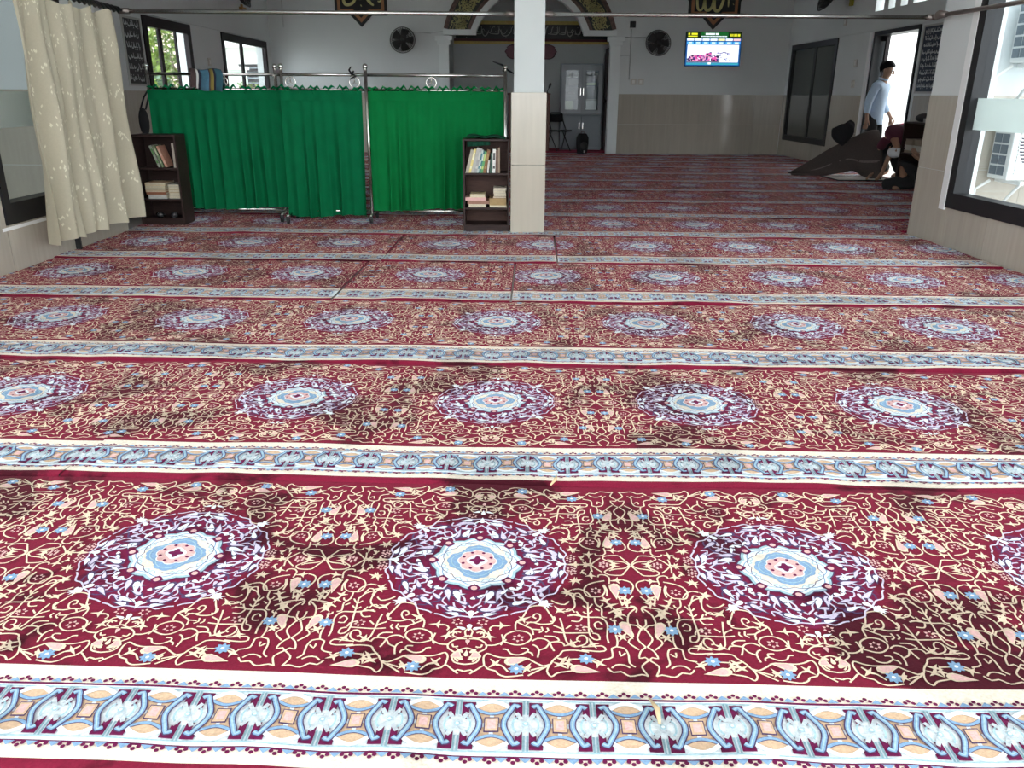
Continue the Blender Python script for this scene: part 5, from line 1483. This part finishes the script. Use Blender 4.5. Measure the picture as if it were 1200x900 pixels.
# crouching person in black, mostly behind the pier
J = {'pelvis': ((5.47, 10.62, .20), (.12, .10)), 'spine': ((5.53, 10.60, .36), (.11, .09)), 'chest': ((5.56, 10.58, .52), (.125, .10)), 'neckb': ((5.57, 10.58, .64), .07), 'neck': ((5.56, 10.60, .70), .048),
     'jaw': ((5.54, 10.64, .75), .052), 'head': ((5.54, 10.64, .82), .078), 'crown': ((5.54, 10.63, .87), .058),
     'shR': ((5.56, 10.44, .60), .05), 'elR': ((5.45, 10.50, .42), .038), 'wristR': ((5.33, 10.66, .40), .026),
     'shL': ((5.56, 10.73, .60), .05), 'elL': ((5.46, 10.80, .45), .038), 'wristL': ((5.34, 10.76, .40), .026),
     'hipR': ((5.42, 10.66, .18), .085), 'knR': ((5.19, 10.80, .35), .056), 'anR': ((5.27, 10.84, .075), .040), 'toR': ((5.12, 10.84, .028), .028),
     'hipL': ((5.42, 10.72, .15), .085), 'knL': ((5.06, 10.98, .065), .056), 'anL': ((5.34, 11.02, .05), .040), 'toL': ((5.43, 11.03, .03), .026)}
JB, EB = undress(J), list(E)
add_hand(JB, EB, 'R', JB['wristR'][0], (-.5, .3, .8), (1, .2, 0), -1, .5)
add_hand(JB, EB, 'L', JB['wristL'][0], (-.3, .2, .9), (1, .2, 0), 1, .5)
p3 = tag(skin('person', JB, EB, SKIN), 'barefoot person in black shorts crouching beside the right pier, bare shin showing', 'person')
JS = subset(J, ['pelvis', 'spine', 'chest', 'neckb', 'shR', 'shL', 'elR', 'elL'], .02)
skin('shirt', JS, [('pelvis', 'spine'), ('spine', 'chest'), ('chest', 'neckb'), ('neckb', 'shR'), ('shR', 'elR'), ('neckb', 'shL'), ('shL', 'elL')], NAVYC, p3)
JT = subset(J, ['pelvis', 'hipR', 'hipL', 'knR', 'knL'], .022, {'cR': ((5.19, 10.805, .325), (.085, .085)), 'cL': ((5.16, 10.99, .075), (.07, .07))})
skin('shorts', JT, [('pelvis', 'hipR'), ('hipR', 'knR'), ('knR', 'cR'), ('pelvis', 'hipL'), ('hipL', 'knL'), ('knL', 'cL')], TROUS, p3)
face(p3, (5.535, 10.65, .80), (-.4, .9, -.1), (0, 0, 1), .08)
obj('hair', MB().ball((5.55, 10.625, .845), (.088, .09, .075), 14, 10), HAIR, p3)

# straws on the carpet
STRAW = mat('dry straw', (.55, .42, .25), rough=.8)
for (x, y, a, L, lab) in ((.165, 2.325, 1.25, .07, 'small dry straw lying on the carpet seam below the second border'), (.305, 1.30, 1.7, .07, 'small curled dry leaf scrap on the nearest white border')):
    tag(obj('straw', MB().tube([(-L/2*math.cos(a), -L/2*math.sin(a), .008), (.006, 0, .012), (L/2*math.cos(a), L/2*math.sin(a), .009)], [.003, .006, .002], 6), STRAW, loc=(x, y, .005)), lab, 'straw')

# ------------------------------------------------------------------ outside: air conditioners
ACW = mat('ac white', (.66, .67, .66), rough=.5); ACD = mat('ac coil', (.10, .13, .16), rough=.5)
def outdoor_unit(z, label):
    x0, y1 = 4.09, 7.0; w, d, h = .76, .28, .56
    t = thing('air_conditioner', label, 'air conditioner', (x0, y1-d, z), group='outdoor air conditioning units')
    obj('casing', MB().box(0, w, 0, d, 0, h), ACW, t, bevel=.012)
    for i in range(2):
        for j in range(6):
            obj('coil_cell', MB().box(-.006, .004, .055+i*.105, .145+i*.105, .035+j*.085, .105+j*.085), ACD, t)
    mb = MB()
    for j in range(18):
        mb.box(.05, w-.24, -.012, .004, .05+j*.026, .062+j*.026)
    l = obj('louvre', mb, ACW, t); l['kind'] = 'stuff'
    obj('fan_recess', MB().lathe([(.23, 0), (.23, .004)], (.29, -.001, .28), 28, axis='Y'), mat('recess', (.22, .20, .24), rough=.7), t)
    for k in (.1, .62):
        b = obj('wall_bracket', MB().box(k, k+.03, -.04, d+.05, -.035, -.005), ACW, t)
        obj('brace', MB().tube([(k+.015, -.02, -.03), (k+.015, d+.04, -.32)], .012, 6), ACW, b)
    obj('pipe', MB().tube([(.02, d-.03, -.02), (-.06, d+.03, -.10), (-.08, d+.03, -.7)], .014, 6), WHITEP, t)
outdoor_unit(.53, 'lower outdoor air conditioner seen below the frosted band of the right window')
outdoor_unit(1.43, 'upper outdoor air conditioner seen above the frosted band of the right window')

# ------------------------------------------------------------------ outside: garden left
LEAFM = [mat('leaf green', (.045, .12, .014), rough=.6, noise=.4, nscale=3), mat('leaf yellow green', (.15, .22, .022), rough=.6, noise=.3, nscale=3), mat('leaf blue green', (.035, .085, .035), rough=.6, noise=.3, nscale=3)]
BARK = mat('bark', (.12, .08, .055), rough=.9, noise=.3, nscale=20)
def plant(name, x, y, h, r, z0, n, lm, label, seed, cat='shrub'):
    rs = random.Random(seed)
    t = thing(name, label, cat, (x, y, -.15))
    obj('stem', MB().tube([(0, 0, 0), (.03, .02, h*.4), (.0, -.03, h*.8)], [.05, .04, .015], 7).tube([(.03, .02, h*.4), (.18, .1, h*.7)], [.03, .012], 6).tube([(.03, .02, h*.35), (-.15, -.12, h*.66)], [.03, .012], 6), BARK, t)
    mb = MB()
    for i in range(n):
        a = rs.uniform(0, 2*PI); b = rs.uniform(-1, 1); q = rs.uniform(.35, 1)**.5
        c = Vector((r*q*math.sqrt(1-b*b)*math.cos(a), r*q*math.sqrt(1-b*b)*math.sin(a), (z0+h)/2+b*q*(h-z0)/2))
        d = Vector((rs.uniform(-1, 1), rs.uniform(-1, 1), rs.uniform(-.8, .5))).normalized(); s_ = d.cross(Vector((rs.uniform(-1, 1), rs.uniform(-1, 1), 1))).normalized()
        L = rs.uniform(.10, .18)
        mb.add([c, c+d*L*.5+s_*L*.22, c+d*L, c+d*L*.5-s_*L*.22], [(0, 1, 2, 3)], 0 if rs.random() < .7 else 1)
    f = obj('foliage', mb, [LEAFM[lm], LEAFM[1]], t); f['kind'] = 'stuff'
plant('garden_tree', -6.25, 17.0, 3.0, .75, 1.3, 1500, 1, 'bright yellow green tree behind the right half of the first left window', 1, 'tree')
plant('garden_tree', -7.7, 18.8, 3.6, .8, 1.2, 1500, 0, 'tall green tree behind the left pane of the first left window', 2, 'tree')
plant('garden_shrub', -5.9, 14.9, 1.65, .42, .2, 1000, 2, 'low dark green shrub outside the first left window', 3)
plant('garden_shrub', -6.6, 16.1, 1.7, .5, .2, 1000, 2, 'round blue green shrub outside the first left window, further back', 4)
plant('garden_shrub', -6.0, 20.4, 1.6, .42, .2, 700, 1, 'small yellow green plant at the foot of the second left window', 5)
bd = thing('pink_house', 'pinkish house wall in the garden beyond the first left window', 'house', (-9.0, 22, -.15))
obj('wall', MB().box(-6, 1.2, 0, .3, 0, 2.9), EXTP, bd)
obj('window_frame', MB().box(-.2, .6, -.05, .02, 1.2, 2.2), BROWNF, bd)
bw = thing('white_house', 'white house beyond the second left window, with a dark louvred opening', 'house', (-9.0, 26.0, -.15))
obj('wall', MB().box(-2.4, 3.2, 0, .3, 0, 7), EXTW, bw)
obj('ledge', MB().box(-2.4, 3.2, -.5, 0, 2.55, 2.65), EXTW, bw)
lv = obj('louvred_opening', MB().box(1.15, 1.95, -.04, .02, 1.35, 2.1), BROWNF, bw)
for j in range(5): obj('slat', MB().box(1.2, 1.9, -.07, -.04, 1.42+j*.14, 1.46+j*.14), GREYP, lv)
wq = thing('garden_wall', 'pale low garden wall outside the second left window', 'wall', (-8.2, 24.0, -.15))
obj('wall_panel', MB().box(-1.4, 1.1, 0, .2, 0, 1.9), mat('pale green wall', (.55, .66, .58), rough=.9, noise=.08, nscale=3), wq)
obj('coping', MB().box(-1.45, 1.15, -.05, .25, 1.9, 1.98), EXTW, wq)
